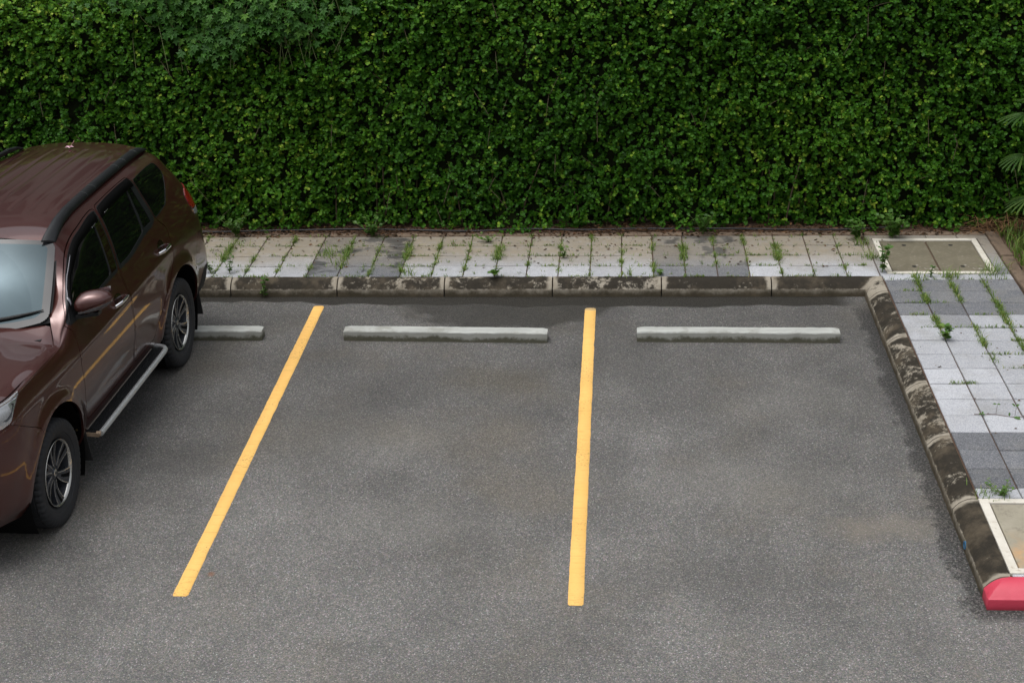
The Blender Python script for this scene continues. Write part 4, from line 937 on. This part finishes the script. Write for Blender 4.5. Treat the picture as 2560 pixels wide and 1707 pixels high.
for (x, y, ph, fl_) in ((.800, -1.423, .12, 1), (.800, 1.423, .05, 1), (-.800, -1.423, .5, -1), (-.800, 1.423, .9, -1)):
    wv = bpy.data.objects.new("wheel", None); C.objects.link(wv); wv.parent = CAR; wv.location = (x, y, .379); wv.rotation_euler = (0, 0, 0 if fl_ > 0 else math.pi)
    for nm, me in (("tyre", tm_), ("rim", rm_)):
        o = bpy.data.objects.new(nm, me); C.objects.link(o); o.parent = wv; o.rotation_euler = (ph, 0, 0)
# small pink blossom fallen on the roof
mb = MB(); 
for k in range(5):
    a = 2 * math.pi * k / 5; mb.add([(0, 0, .004), (.022 * math.cos(a - .5), .022 * math.sin(a - .5), .012), (.042 * math.cos(a), .042 * math.sin(a), .010), (.022 * math.cos(a + .5), .022 * math.sin(a + .5), .012)], [(0, 1, 2, 3)], 0)
mb.tube([(0, 0, .004), (.012, .03, .02), (.03, .055, .05)], .0025, 5, 1)
o = mb.build("blossom", [flat("pink_petals", (.55, .33, .40), .7), flat("blossom_stalk", (.25, .12, .12), .7)])
_cm = CAR.matrix_basis if False else Matrix.Translation(CAR.location) @ Matrix.Rotation(CAR.rotation_euler.z, 4, 'Z')
o.location = _cm @ Vector((-.03, 1.80, 1.796))
tag(o, "small fallen pink blossom lying on the car roof", "blossom")

# ================================================================== VEGETATION
def leaf_mat(name, stops, rough=.42, trans=.25, spec=.4):
    m, t, b = new_mat(name); tint = t.attr("tint"); c = t.coord('Object')
    col = t.cramp(tint, stops); v = t.noise(c, 60, 2); col = t.mix(t.ramp(v, .3, .7, 0, .25), col, t.mix(.5, col, (.02, .05, .01)))
    t.l(col, b.inputs['Base Color']); b.inputs['Roughness'].default_value = rough; b.inputs['Specular IOR Level'].default_value = spec
    tr = t.n("ShaderNodeBsdfTranslucent"); t.l(t.mix(.6, col, (.12, .22, .02)), tr.inputs['Color'])
    ms = t.n("ShaderNodeMixShader"); ms.inputs[0].default_value = trans; t.l(b.outputs[0], ms.inputs[1]); t.l(tr.outputs[0], ms.inputs[2])
    out = [n for n in t.t.nodes if n.type == 'OUTPUT_MATERIAL'][0]; t.l(ms.outputs[0], out.inputs[0]); return m
def unit(v): return v / (np.linalg.norm(v, axis=-1, keepdims=True) + 1e-9)
# outline templates: (u along the leaf 0..1, v across -1..1, fold height)
OVAL = (np.array([(0, 0, 0), (.30, .42, .10), (.68, .46, .12), (1, 0, -.02), (.68, -.46, .12), (.30, -.42, .10)]), [(0, 1, 2, 3), (0, 3, 4, 5)])
LOBED = (np.array([(0, 0, 0), (-.12, .30, .02), (.10, .62, .0), (.30, .36, .05), (.62, .66, -.04), (.62, .24, .04), (1.05, 0, -.06), (.62, -.24, .04), (.62, -.66, -.04), (.30, -.36, .05), (.10, -.62, .0), (-.12, -.30, .02)]), [(0, 1, 2, 3), (0, 3, 4, 5), (0, 5, 6, 7), (0, 7, 8, 9), (0, 9, 10, 11)])
def leaves(P, D, Nn, L, Wd, tint, tmpl=OVAL):
    """P base, D direction, Nn leaf normal hint, L length, Wd half-width factor"""
    T, F = tmpl; D = unit(D); S_ = unit(np.cross(D, Nn)); U = np.cross(S_, D); n, k = len(P), len(T)
    V = P[:, None] + L[:, None, None] * (T[None, :, 0, None] * D[:, None] + T[None, :, 1, None] * (S_ * np.asarray(Wd).reshape(-1, 1))[:, None] + T[None, :, 2, None] * U[:, None])
    F = np.array(F); FF = (np.arange(n)[:, None, None] * k + F[None]).reshape(-1, 4)
    return V.reshape(-1, 3), FF, np.repeat(tint, k)
# ---- the hedge
HX0, HX1 = -14.6, 4.8
def hedge_top(x): return 2.62 + .16 * np.clip((x + 8.2) / 1.5, 0, 1) + .06 * np.sin(1.7 * x + .5) + .04 * np.sin(4.1 * x)
def lump(x, z): return .055 * np.sin(2.3 * x + 1.1 * z) * np.sin(1.9 * z + .7 * x + 1) + .045 * np.sin(5.3 * x - 2.2 * z + 2) * np.sin(4.7 * z + 1.3 * x) + .025 * np.sin(11.1 * x + 3 * z) * np.sin(9.7 * z - 4 * x)
def hedge_surf(x, q):
    """q: height up the face, then back over the rounded shoulder and the top; returns point and outward normal"""
    top = hedge_top(x); r = .34; zf = top - r; arc = r * math.pi / 2
    a = np.clip((q - zf) / r, 0, math.pi / 2); back = np.clip(q - zf - arc, 0, 9)
    y = 1.56 + r * (1 - np.cos(a)) + back; z = np.minimum(q, zf) + r * np.sin(a)
    n = np.stack([np.zeros_like(x), -np.cos(a), np.sin(a)], -1); d = lump(x, q)
    foot = .06 * np.clip((.45 - q) / .4, 0, 1) - .26 * np.clip((.42 - q) / .28, 0, 1) * np.clip(np.sin(2.9 * x) + .7 * np.sin(7.3 * x + 1) + .4 * np.sin(17 * x) - .15, 0, 1)                    # the foot tucks in a little
    return np.stack([x, y + foot * 0, z], -1) + n * d[:, None] - n * foot[:, None] * .5, n
def sprigs(n, x0, x1, q0, q1, depth, rng):
    x = rng.uniform(x0, x1, n); q = rng.uniform(q0, q1, n); P, N = hedge_surf(x, q)
    hole = np.sin(3.1 * x + 2.0 * q) * np.sin(2.7 * q - 1.6 * x + .8) + .7 * np.sin(7.9 * x - 3.3 * q) * np.sin(6.3 * q + 2.1 * x)   # thin patches
    dep = rng.exponential(depth, n) + np.clip(hole - .7, 0, 1) * .10 + np.where(rng.random(n) < .30, .10, 0)
    P = P - N * dep[:, None] + rng.normal(0, .02, (n, 3)); return x, q, P, N, dep, hole
rng = np.random.default_rng(5)
nS = 46000
x, q, P, N, dep, hole = sprigs(nS, HX0, HX1, .10, 4.0, .055, rng)
down = rng.random(nS) < .55
ax = unit(N * rng.uniform(.5, 1.1, (nS, 1)) + rng.normal(0, .55, (nS, 3)) + np.array([0, 0, 1.0]) * np.where(down, -.35, .45)[:, None])
K = 8; LP, LD, LN_, LL, LW, LT = [], [], [], [], [], []
sprig_tone = rng.random(nS)  # random leaf tone of each sprig
for k in range(K):
    u = (k + .6) / K; sl = rng.uniform(.07, .13, nS)
    base = P + ax * (sl * (u - .45))[:, None] + np.array([0, 0, -.012]) * (u ** 2)
    ang = k * 2.4 + rng.uniform(0, 6.28, nS); ref = unit(np.cross(ax, np.array([.3, .2, 1.0]))); bt = np.cross(ax, ref)
    out = np.cos(ang)[:, None] * ref + np.sin(ang)[:, None] * bt
    d = unit(out * 1.0 + ax * .55 + np.array([0, 0, -.28]) + rng.normal(0, .18, (nS, 3)))
    nm = unit(N * .55 + np.array([0, 0, .75]) + rng.normal(0, .30, (nS, 3)))
    LP.append(base); LD.append(d); LN_.append(nm); LL.append(rng.uniform(.025, .044, nS) * (1 - .15 * u)); LW.append(rng.uniform(.85, 1.15, nS))
    t_base = .36 + .26 * (sprig_tone - .5) + rng.normal(0, .10, nS)
    young = (sprig_tone > .88) & (u > .45); t_base = np.where(young, .70 + rng.normal(0, .12, nS), t_base)
    xsh = .10 * np.sin(1.1 * x + 2) * np.sin(1.6 * q); LT.append(np.clip(t_base + xsh + .12 * np.clip((-6.8 - x) / 1.2, 0, 1) * np.clip((q - 1.7) / .5, 0, 1), 0, 1))  # skylight on the crest painted in: leaves tinted lighter at the upper left
LP, LD, LN_, LL, LW, LT = [np.concatenate(a) for a in (LP, LD, LN_, LL, LW, LT)]
# drop leaves that would poke below the soil, and make room for the ivy patch
keep = LP[:, 2] > .155
V, F, T = leaves(LP[keep], LD[keep], LN_[keep], LL[keep], LW[keep], LT[keep])
hedge_leaf = leaf_mat("hedge_leaf", [(0, (.012, .048, .003)), (.25, (.028, .108, .006)), (.5, (.063, .182, .010)), (.75, (.15, .28, .018)), (1, (.36, .46, .06))], rough=.48, trans=.32, spec=.2)
HEDGE = tag(empty("hedge", (-3.8, 1.9, .14)), "tall dense dark green clipped hedge filling the whole back of the car park", "hedge")
def under(root, o): o.parent = root; o.location = -Vector(root.location); return o
under(HEDGE, link("foliage", np_mesh("foliage", V, F, smooth=False, attrs={"tint": T}), hedge_leaf))
corem, t_, b_ = new_mat("shaded_twigs"); c_ = t_.coord('Object'); t_.l(t_.mix(t_.noise(c_, 30, 5, .7), (.005, .010, .003), (.018, .022, .008)), b_.inputs['Base Color']); b_.inputs['Roughness'].default_value = 1; b_.inputs['Specular IOR Level'].default_value = .1  # twig sheet behind the leaves, inner shade put into its near-black colour
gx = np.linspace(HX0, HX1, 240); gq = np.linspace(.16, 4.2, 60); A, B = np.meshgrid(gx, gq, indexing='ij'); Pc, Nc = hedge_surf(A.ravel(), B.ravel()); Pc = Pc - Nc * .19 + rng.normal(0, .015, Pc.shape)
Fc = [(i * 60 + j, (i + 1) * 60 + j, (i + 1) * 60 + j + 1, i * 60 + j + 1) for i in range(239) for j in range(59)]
under(HEDGE, link("shaded_core", np_mesh("shaded_core", Pc, Fc), corem))
tw = MB()
for k in range(110):                                                  # woody stems at the foot, a few bare shoots on the face
    x0 = rng.uniform(HX0 + .3, HX1 - .3); y0 = 1.70 + rng.uniform(-.06, .12); h = rng.uniform(.35, .8); dx = rng.normal(0, .12)
    tw.tube([(x0, y0, .13), (x0 + dx * .4, y0 - .02, .13 + h * .5), (x0 + dx, y0 - rng.uniform(0, .08), .13 + h)], [.010, .008, .005], 5)
for k in range(170):
    x0 = np.array([rng.uniform(HX0, HX1)]); q0 = np.array([rng.uniform(.4, 2.6)]); p0, n0 = hedge_surf(x0, q0); p0 = p0[0]; n0 = n0[0]; L = rng.uniform(.12, .3)
    dd = n0 * .5 + np.array([rng.normal(0, .5), 0, rng.choice([-.8, .7])]); dd /= np.linalg.norm(dd)
    tw.tube([tuple(p0 - n0 * .03), tuple(p0 + dd * L * .5), tuple(p0 + dd * L + np.array([0, 0, -.02]))], [.003, .0025, .0015], 4)
under(HEDGE, tw.build("stems", flat("hedge_twig", (.075, .055, .030), .8, var=.2)))
# ---- creeper with larger lobed leaves over the top left of the hedge
nI = 1050; xi = np.clip(rng.normal(-6.25, .62, nI * 3), -7.9, -4.7); qi = rng.uniform(1.78, 2.9, nI * 3)
cen_ = 1.0 - np.abs(xi + 6.25) / 1.5; ok_ = rng.random(nI * 3) < np.clip((qi - (2.35 - .42 * cen_ + .12 * np.sin(5 * xi))) / .18, 0, 1) * .8; xi, qi = xi[ok_][:nI], qi[ok_][:nI]
P, N = hedge_surf(xi, qi); n_ = len(xi); P = P + N * rng.uniform(.0, .07, (n_, 1))
D = unit(np.array([0, -.25, -1.0]) + rng.normal(0, .35, (n_, 3)) + N * .25); nm = unit(N * .8 + np.array([0, -.1, .55]) + rng.normal(0, .22, (n_, 3)))
V, F, T = leaves(P, D, nm, rng.uniform(.05, .085, n_), rng.uniform(.85, 1.0, n_), np.clip(rng.normal(.45, .16, n_), 0, 1), LOBED)
ivy = leaf_mat("creeper_leaf", [(0, (.014, .060, .006)), (.5, (.032, .112, .010)), (1, (.09, .20, .018))], rough=.55, trans=.2, spec=.25)
IV = tag(empty("creeper", (-6.25, 1.7, 2.1)), "climbing creeper with larger lobed leaves spilling over the upper left of the hedge", "creeper")
under(IV, link("foliage", np_mesh("foliage", V, F, smooth=False, attrs={"tint": T}), ivy))
tw = MB()
for k in range(26):
    x0 = rng.uniform(-7.2, -5.2); pts = []
    for u in np.linspace(0, 1, 6): p_, n2 = hedge_surf(np.array([x0 + .15 * math.sin(3 * u + k)]), np.array([2.7 - u * rng.uniform(.5, .9)])); pts.append(tuple(p_[0] + n2[0] * .03))
    tw.tube(pts, .003, 4)
under(IV, tw.build("stems", flat("creeper_stem", (.10, .12, .04), .7)))
# ---- generic small plants
weed_leaf = leaf_mat("weed_leaf", [(0, (.030, .085, .012)), (.5, (.075, .17, .025)), (1, (.19, .27, .05))], rough=.5, trans=.3)
grass_m = leaf_mat("grass_blade", [(0, (.050, .105, .014)), (.45, (.12, .205, .028)), (.8, (.24, .29, .06)), (1, (.34, .29, .10))], rough=.55, trans=.3)
def blades(P, H, lean, tint, rng, wd=.004):
    """bent grass blades: 3 segments"""
    n = len(P); az = rng.uniform(0, 2 * math.pi, n); d = np.stack([np.cos(az), np.sin(az), np.zeros(n)], -1); sd_ = np.stack([-np.sin(az), np.cos(az), np.zeros(n)], -1)
    V = np.zeros((n, 7, 3)); 
    for k, (u, w) in enumerate(((0, 1.0), (.4, .9), (.75, .6))):
        c = P + d * (lean * H * u ** 1.8)[:, None] + np.array([0, 0, 1.0]) * (H * (u - .35 * lean * u * u))[:, None]
        V[:, 2 * k] = c - sd_ * wd * w; V[:, 2 * k + 1] = c + sd_ * wd * w
    V[:, 6] = P + d * (lean * H)[:, None] + np.array([0, 0, 1.0]) * (H * (1 - .35 * lean))[:, None]
    f = np.array([(0, 1, 3, 2), (2, 3, 5, 4), (4, 5, 6, 6)]); FF = (np.arange(n)[:, None, None] * 7 + f[None]).reshape(-1, 4)
    return V.reshape(-1, 3), FF, np.repeat(tint, 7)
def join(parts):
    V, F, T, o = [], [], [], 0
    for v, f, t in parts: V.append(v); F.append(f + o); T.append(t); o += len(v)
    return np.concatenate(V), np.concatenate(F), np.concatenate(T)
def poly_mesh(name, V, F, T):
    """quads where the last two indices may repeat -> triangles"""
    me = bpy.data.meshes.new(name); tri = F[:, 2] == F[:, 3]
    Q = F[~tri]; R_ = F[tri][:, :3]; n4, n3 = len(Q), len(R_)
    me.vertices.add(len(V)); me.vertices.foreach_set("co", np.asarray(V, np.float32).ravel())
    me.loops.add(n4 * 4 + n3 * 3); me.loops.foreach_set("vertex_index", np.concatenate([Q.ravel(), R_.ravel()]).astype(np.int32))
    me.polygons.add(n4 + n3); me.polygons.foreach_set("loop_start", np.concatenate([np.arange(n4) * 4, n4 * 4 + np.arange(n3) * 3]).astype(np.int32))
    a = me.attributes.new("tint", 'FLOAT', 'POINT'); a.data.foreach_set("value", np.asarray(T, np.float32)); me.update(calc_edges=True); me.validate(); return me
# ---- grass and tiny weeds in the tile joints
pts = []
def joint(x0, y0, x1, y1, dens, spread=.012, h=(.02, .06)):
    L = math.hypot(x1 - x0, y1 - y0); k = rng.poisson(dens * L); u = rng.uniform(0, 1, k)
    pts.append(np.stack([x0 + (x1 - x0) * u + rng.normal(0, spread, k), y0 + (y1 - y0) * u + rng.normal(0, spread, k), np.full(k, .147), rng.uniform(h[0], h[1], k)], -1))
for i in range(-10, 13):
    xx = BX + i * BW
    for j in range(4):
        for _k in range(rng.integers(0, 4)):
            y0_ = BY + .3 * j + rng.uniform(0, .26); joint(xx, y0_, xx, y0_ + rng.uniform(.02, .12), rng.choice([90, 220, 480]), rng.uniform(.006, .018), (.015, rng.uniform(.04, .09)))
        if rng.random() < .52: joint(xx + rng.uniform(0, .15), BY + .3 * j, xx + rng.uniform(.15, .3), BY + .3 * j, rng.choice([60, 130, 220]), .009, (.012, .04))
    if rng.random() < .22: joint(xx, BY + .45, xx, BY + .85, 360, .022, (.03, .10))
for k in range(620):
    xg = BX + BW * rng.integers(-10, 13) + rng.normal(0, .014) if rng.random() < .62 else rng.uniform(-7, -.1)
    yg = BY + .3 * rng.integers(0, 5) + rng.normal(0, .008) if rng.random() < .45 else rng.uniform(.11, 1.29)
    kk = rng.integers(2, 9); pts.append(np.stack([xg + rng.normal(0, .012, kk), yg + rng.normal(0, .010, kk), np.full(kk, .147), rng.uniform(.012, .05, kk)], -1))
for (i, a, b_, dn) in ((1, -.20, .1, 520), (1, -.62, -.42, 900), (1, -.5, -.1, 160), (1, -1.25, -.95, 800), (1, -1.45, -1.3, 300), (2, -.38, -.12, 520), (2, -.5, .12, 160), (2, -.62, -.45, 350), (2, -1.6, -1.15, 220), (2, -1.65, -1.5, 500), (3, -.5, -.05, 260), (3, -1.15, -.55, 620), (3, -1.75, -1.45, 420), (3, -1.4, -1.2, 160), (2, -2.0, -1.85, 180)): joint(SC[i], a, SC[i], b_, dn, .016, (.02, .06))
for (y, a, b_, dn) in ((0, .0, 1.15, 110), (-.3, .1, .3, 200), (-.9, .1, .25, 420), (-.9, .65, 1.0, 130), (-1.2, .1, 1.1, 170), (-1.5, .85, 1.12, 500), (-1.8, .55, .95, 260), (-2.1, .62, 1.15, 160), (-2.4, .17, .38, 420), (-.6, .1, .5, 120), (-2.1, 1.0, 1.15, 200), (.14, .1, 1.05, 80)): joint(a, y, b_, y, dn, .010, (.012, .045))
for c_x, c_y, kk, sp, hh in ((.34, .07, 26, .04, .10), (.62, .06, 55, .035, .13), (.98, .1, 45, .06, .17), (1.05, .22, 40, .05, .2), (-4.446, .14, 26, .03, .16), (-5.15, .42, 40, .05, .13), (-6.25, 1.0, 30, .06, .12), (-2.35, .13, 16, .02, .13), (-.03, .60, 60, .05, .13), (-.05, 1.0, 50, .05, .12), (-5.28, .75, 60, .06, .12), (.10, -4.30, 60, .06, .06)):
    pts.append(np.stack([rng.normal(c_x, sp, kk), rng.normal(c_y, sp, kk), np.full(kk, .147), rng.uniform(.4, 1, kk) * hh], -1))
Q = np.concatenate(pts); Q = Q[(Q[:, 1] < 1.34) & (Q[:, 0] < 1.25)]
V, F, T = blades(Q[:, :3], Q[:, 3], rng.uniform(.3, 1.25, len(Q)), np.clip(rng.normal(.45, .24, len(Q)), 0, 1), rng, .0028)
tag(link("joint_grass", poly_mesh("joint_grass", V, F, T), grass_m), "thin grass and seedlings growing in the joints of the pavement", "grass", kind='stuff')
# ---- lawn on the far right
n_ = 5200; gx_ = rng.uniform(1.33, 3.2, n_); gy_ = rng.uniform(-1.2, 1.35, n_); V, F, T = blades(np.stack([gx_, gy_, np.full(n_, .14)], -1), rng.uniform(.06, .24, n_), rng.uniform(.3, 1.1, n_), np.clip(rng.normal(.36, .2, n_), 0, 1), rng, .0045)
tag(link("lawn", poly_mesh("lawn", V, F, T), grass_m), "long bright grass beyond the edging on the right", "grass", kind='stuff')
# ---- fallen leaves and twigs
litter_m = leaf_mat("dry_leaf", [(0, (.028, .014, .009)), (.5, (.085, .040, .020)), (1, (.20, .11, .055))], rough=.8, trans=.05, spec=.2)
n1, n2, n3 = 620, 6000, 60
xx = np.concatenate([rng.uniform(-7.2, .2, n1), rng.uniform(-9, 2.6, n2), rng.uniform(0, 1.2, n3)]); yy = np.concatenate([.14 + 1.2 * rng.beta(2.6, 1.1, n1), 1.31 + rng.beta(1.15, 1.8, n2) * .6, rng.uniform(-3.5, 0, n3)]); zz = np.where(yy > 1.39, .156, .1535) + rng.uniform(0, .012, len(xx)) * (yy > 1.39)
az = rng.uniform(0, 6.28, len(xx)); D = np.stack([np.cos(az), np.sin(az), rng.normal(.05, .15, len(xx))], -1); nm = unit(np.array([0, 0, 1.]) + rng.normal(0, .3, (len(xx), 3)))
LL_ = rng.uniform(.018, .05, len(xx)); LL_[:n1] *= rng.choice([.45, .6, 1.0], n1, p=[.45, .35, .2]); LL_[-n3:] *= .5
V, F, T = leaves(np.stack([xx, yy, zz], -1), D, nm, LL_, rng.uniform(.25, .8, len(xx)), np.clip(rng.normal(.35, .25, len(xx)), 0, 1))
tag(link("leaf_litter", np_mesh("leaf_litter", V, F, smooth=False, attrs={"tint": T}), litter_m), "dry brown leaves scattered on the back pavement and under the hedge", "leaf litter", kind='stuff')
n_ = 260; px = rng.uniform(1.15, 2.4, n_); py = rng.uniform(1.25, 1.7, n_)
V, F, T = blades(np.stack([px, py, np.full(n_, .15)], -1), rng.uniform(.12, .34, n_), rng.uniform(1.3, 2.2, n_), np.clip(rng.normal(.95, .08, n_), 0, 1), rng, .0035)
tag(link("dead_grass", poly_mesh("dead_grass", V, F, T), litter_m), "tangled brown dead stalks on the soil at the right end of the hedge", "dead grass", kind='stuff')
# ---- irrigation hose lying along the hedge foot
mb = MB(); hp = [(x, 1.455 + .02 * math.sin(2.1 * x) + .012 * math.sin(5 * x), .166 + .012 * max(0, math.sin(3.3 * x))) for x in np.linspace(-7.4, .4, 60)]
mb.tube(hp, .010, 8); tag(mb.build("hose", flat("black_rubber_hose", (.010, .010, .011), .5)), "thin black hose lying on the soil along the foot of the hedge", "hose")
# ---- single weeds
def weed(loc, label, n, h, L, spread, tmpl=OVAL, wd=1.0, tint=.5, stems=3, rise=1.0, name="weed"):
    root = tag(empty(name, loc), label, "weed", "single weeds on the pavement and kerb"); st = MB(); P, D, NN = [], [], []
    for s_ in range(stems):
        a = rng.uniform(0, 6.28); r = spread * rng.uniform(.3, 1) if stems > 1 else spread * .15; hh = h * rng.uniform(.6, 1.0); p2 = []
        for u in np.linspace(0, 1, 6): p2.append((r * math.cos(a) * u ** 1.4, r * math.sin(a) * u ** 1.4, hh * u * rise))
        st.tube(p2, [.0035, .003, .003, .0025, .002, .0015], 5)
        for k in range(max(2, n // stems)):
            u = rng.uniform(.12, 1.0); i = min(4, int(u * 5)); f = u * 5 - i; b0 = np.array(p2[i]) * (1 - f) + np.array(p2[i + 1]) * f; an = k * 2.4 + rng.uniform(-.4, .4)
            P.append(b0); D.append([math.cos(an), math.sin(an), rng.uniform(-.15, .55)]); NN.append([0, 0, 1])
    P, D, NN = np.array(P), np.array(D, float), np.array(NN, float) + rng.normal(0, .25, (len(P), 3)); k = len(P)
    V, F, T = leaves(P, D, unit(NN), L * rng.uniform(.6, 1.15, k), np.full(k, wd), np.clip(rng.normal(tint, .15, k), 0, 1), tmpl)
    o = link("foliage", np_mesh("foliage", V, F, smooth=False, attrs={"tint": T}), weed_leaf, root); s2 = st.build("stems", flat("weed_stem", (.10, .14, .04), .6), root)
    return root
weed((.296, -1.50, .148), "bright broad leaved weed standing between light tiles of the side pavement", 30, .16, .048, .06, wd=1.15, tint=.55, stems=3)
weed((-5.80, -.052, .004), "slender leafy weed climbing the face of the back kerb near the left yellow line", 26, .27, .042, .03, tint=.35, stems=2)
weed((-3.62, .115, .15), "low spreading weed with large leaves hanging over the back kerb edge", 22, .10, .055, .14, wd=1.2, tint=.45, stems=4)
weed((.02, .20, .148), "tall leafy weed at the inner corner where kerb and white framed cover meet", 60, .34, .045, .08, tint=.3, stems=5)
weed((.44, .07, .148), "small dark seedling at the front edge of the white framed cover", 12, .13, .035, .06, tint=.15, stems=3)
weed((-6.17, .19, .15), "wiry small leaved weed on the back pavement just behind the car's rear bumper", 30, .20, .030, .10, tint=.12, stems=5)
weed((-6.36, .21, .15), "dark bushy weed on the back pavement closest to the car's tail", 26, .14, .034, .09, tint=.10, stems=4)
weed((-2.98, .62, .15), "yellowish leafy weed in a joint near the middle of the back pavement", 30, .14, .035, .07, tint=.6, stems=4)
weed((-3.75, 1.12, .15), "rounded clover like weed at the hedge side of the back pavement above the middle bay", 46, .10, .035, .14, tint=.6, stems=6)
weed((-.10, 1.17, .15), "leafy shrub seedling spilling from the hedge left of the cover", 110, .24, .05, .16, tint=.25, stems=9)
weed((.26, 1.20, .15), "bushy bright seedling spilling from the hedge over the cover's back edge", 150, .28, .055, .20, tint=.42, stems=10)
weed((-6.35, 1.30, .15), "leafy seedling spilling from the hedge just behind the car", 120, .26, .045, .20, tint=.3, stems=10)
weed((-4.95, 1.30, .15), "low branch of round leaves drooping over the pavement behind the left yellow line", 110, .24, .045, .22, tint=.3, stems=9)
weed((-1.6, 1.33, .15), "dark green sprig hanging from the hedge foot behind the right bay", 90, .26, .045, .18, tint=.22, stems=8)
weed((.17, -4.31, .148), "feathery green weed between the dark tiles and the rust stained cover", 70, .10, .032, .13, wd=.6, tint=.5, stems=9)
weed((-2.05, .13, .15), "tiny clover patch on the kerb edge behind the right wheel stop", 24, .05, .03, .07, tint=.5, stems=5)
# ---- creeping vine across the side pavement
mb = MB(); vp = [(.24, -2.995, .156), (.30, -3.0, .156), (.40, -3.0, .157), (.47, -3.03, .156), (.53, -3.045, .156), (.62, -3.03, .156), (.75, -2.98, .156), (.9, -3.0, .156)]
root = tag(empty("vine", (.24, -2.995, .15)), "thin creeping vine lying across the light tiles of the side pavement", "vine")
mb.tube([(a - .24, b + 2.995, c - .15) for a, b, c in vp], .0028, 5); 
for q in ((.40, -3.0), (.53, -3.045)): mb.tube([(q[0] - .24, q[1] + 2.995, .006), (q[0] - .24 + .005, q[1] + 2.995, .085)], .0015, 4)
mb.build("stem", flat("vine_stem", (.09, .05, .04), .6), root)
P = np.array([(.40, -3, .24), (.40, -3, .24), (.53, -3.045, .24), (.53, -3.045, .24), (.30, -3.0, .16), (.30, -3.0, .16), (.30, -3.0, .16), (.49, -3.04, .16), (.52, -3.05, .158)]) - [.24, -2.995, .15]
D = np.array([(1, 0, -.1), (-1, 0, .1), (.4, 0, .3), (-.8, 0, .6), (.2, -1, .2), (-1, -.3, .1), (.3, .9, .3), (.1, .3, .8), (.9, -.7, -.05)], float); k = len(P)
V, F, T = leaves(P, D, np.tile([0, -.4, 1.], (k, 1)), np.array([.03, .03, .035, .04, .04, .03, .03, .03, .06]), np.full(k, .55), np.full(k, .4)); link("foliage", np_mesh("foliage", V, F, smooth=False, attrs={"tint": T}), weed_leaf, root)
# ---- lady palm at the right edge: cane stems with fan leaves of folded fingers
palm_m = leaf_mat("palm_leaf", [(0, (.010, .036, .005)), (.5, (.030, .080, .010)), (1, (.09, .15, .028))], rough=.55, trans=.2, spec=.2)
PALM = tag(empty("fan_palm", (1.80, 1.20, .14)), "fan palm with splayed finger leaves at the right edge in front of the hedge", "fan palm")
st = MB(); parts = []
def fan(tip, face, R_, n=10, spr=2.5, droop=.35):
    tip = np.array(tip, float); f = np.array(face, float); f /= np.linalg.norm(f); up = np.array([0, 0, 1.0]); s_ = np.cross(f, up); s_ /= np.linalg.norm(s_); v = np.cross(s_, f)
    for k in range(n):
        a = -spr / 2 + spr * k / (n - 1); d = f * math.cos(a) + s_ * math.sin(a); L = R_ * rng.uniform(.82, 1.0) * (1 - .15 * abs(a)); w = .0125; V = []
        for u, ww in ((.04, .25), (.3, .9), (.7, 1.0), (.93, .8), (1.0, .25)):
            c = tip + d * L * u + np.array([0, 0, -droop * L * u * u + .10 * L * u]); sd_ = np.cross(d, v); sd_ /= np.linalg.norm(sd_)
            V += [c + sd_ * w * ww + v * .006, c - v * .004, c - sd_ * w * ww + v * .006]
        F = []
        for j in range(4): F += [(3 * j, 3 * j + 1, 3 * j + 4, 3 * j + 3), (3 * j + 1, 3 * j + 2, 3 * j + 5, 3 * j + 4)]
        parts.append((np.array(V), np.array(F), np.full(len(V), np.clip(rng.normal(.5, .18), 0, 1))))
for (sx_, sy_, h, tops) in ((0, 0, 1.5, [((-.36, -.05, 1.27), (-1, -.45, -.1), .30), ((-.22, -.14, 1.42), (-.7, -.6, .3), .32), ((.2, -.1, 1.45), (.8, -.5, .2), .33)]),
                            (.12, .10, 1.1, [((-.34, -.02, .86), (-1, -.5, -.35), .27), ((-.1, -.25, .95), (-.2, -1, .0), .3), ((.35, -.1, 1.0), (1, -.5, 0), .3)]),
                            (-.05, .05, .62, [((-.24, -.05, .44), (-1, -.4, -.3), .30), ((-.1, -.2, .5), (-.4, -1, -.1), .28), ((.25, -.2, .55), (.6, -1, 0), .3)])):
    st.tube([(sx_, sy_, 0), (sx_ + .01, sy_, h * .5), (sx_, sy_, h * .9)], [.014, .013, .011], 8)
    for tip, face, R_ in tops:
        st.tube([(sx_, sy_, h * .8), ((sx_ + tip[0]) / 2, (sy_ + tip[1]) / 2, max(h * .9, tip[2]) + .05), tip], [.006, .005, .004], 6); fan(tip, face, R_)
V, F, T = join(parts); link("fronds", np_mesh("fronds", V, F, attrs={"tint": T}), palm_m, PALM); st.build("canes", flat("palm_cane", (.12, .085, .04), .8, var=.25), PALM)

# ================================================================== building across the road, known only from its reflection in the car roof
bw = flat("grey_render", (.16, .155, .145), .85, var=.06, scale=1.2); bd = flat("dark_window_glass", (.02, .022, .025), .08, var=.05)
B = tag(empty("building", (-6, 17, 0)), "plain grey building standing beyond the hedge, seen reflected in the car roof", "building")
mb = MB(); mb.box((0, 3, 8.5), (44, 6, 17.0)); mb.build("wall", bw, B)
for fl_ in range(5):
    for k in range(9):
        mb = MB(); mb.box((-19.2 + 4.8 * k, -.04, 2.0 + 3.3 * fl_), (2.6, .10, 1.8)); mb.build("window", bd, B)
mb = MB(); mb.box((0, 2.9, 17.15), (44.6, 6.6, .3)); mb.build("roof", bw, B)
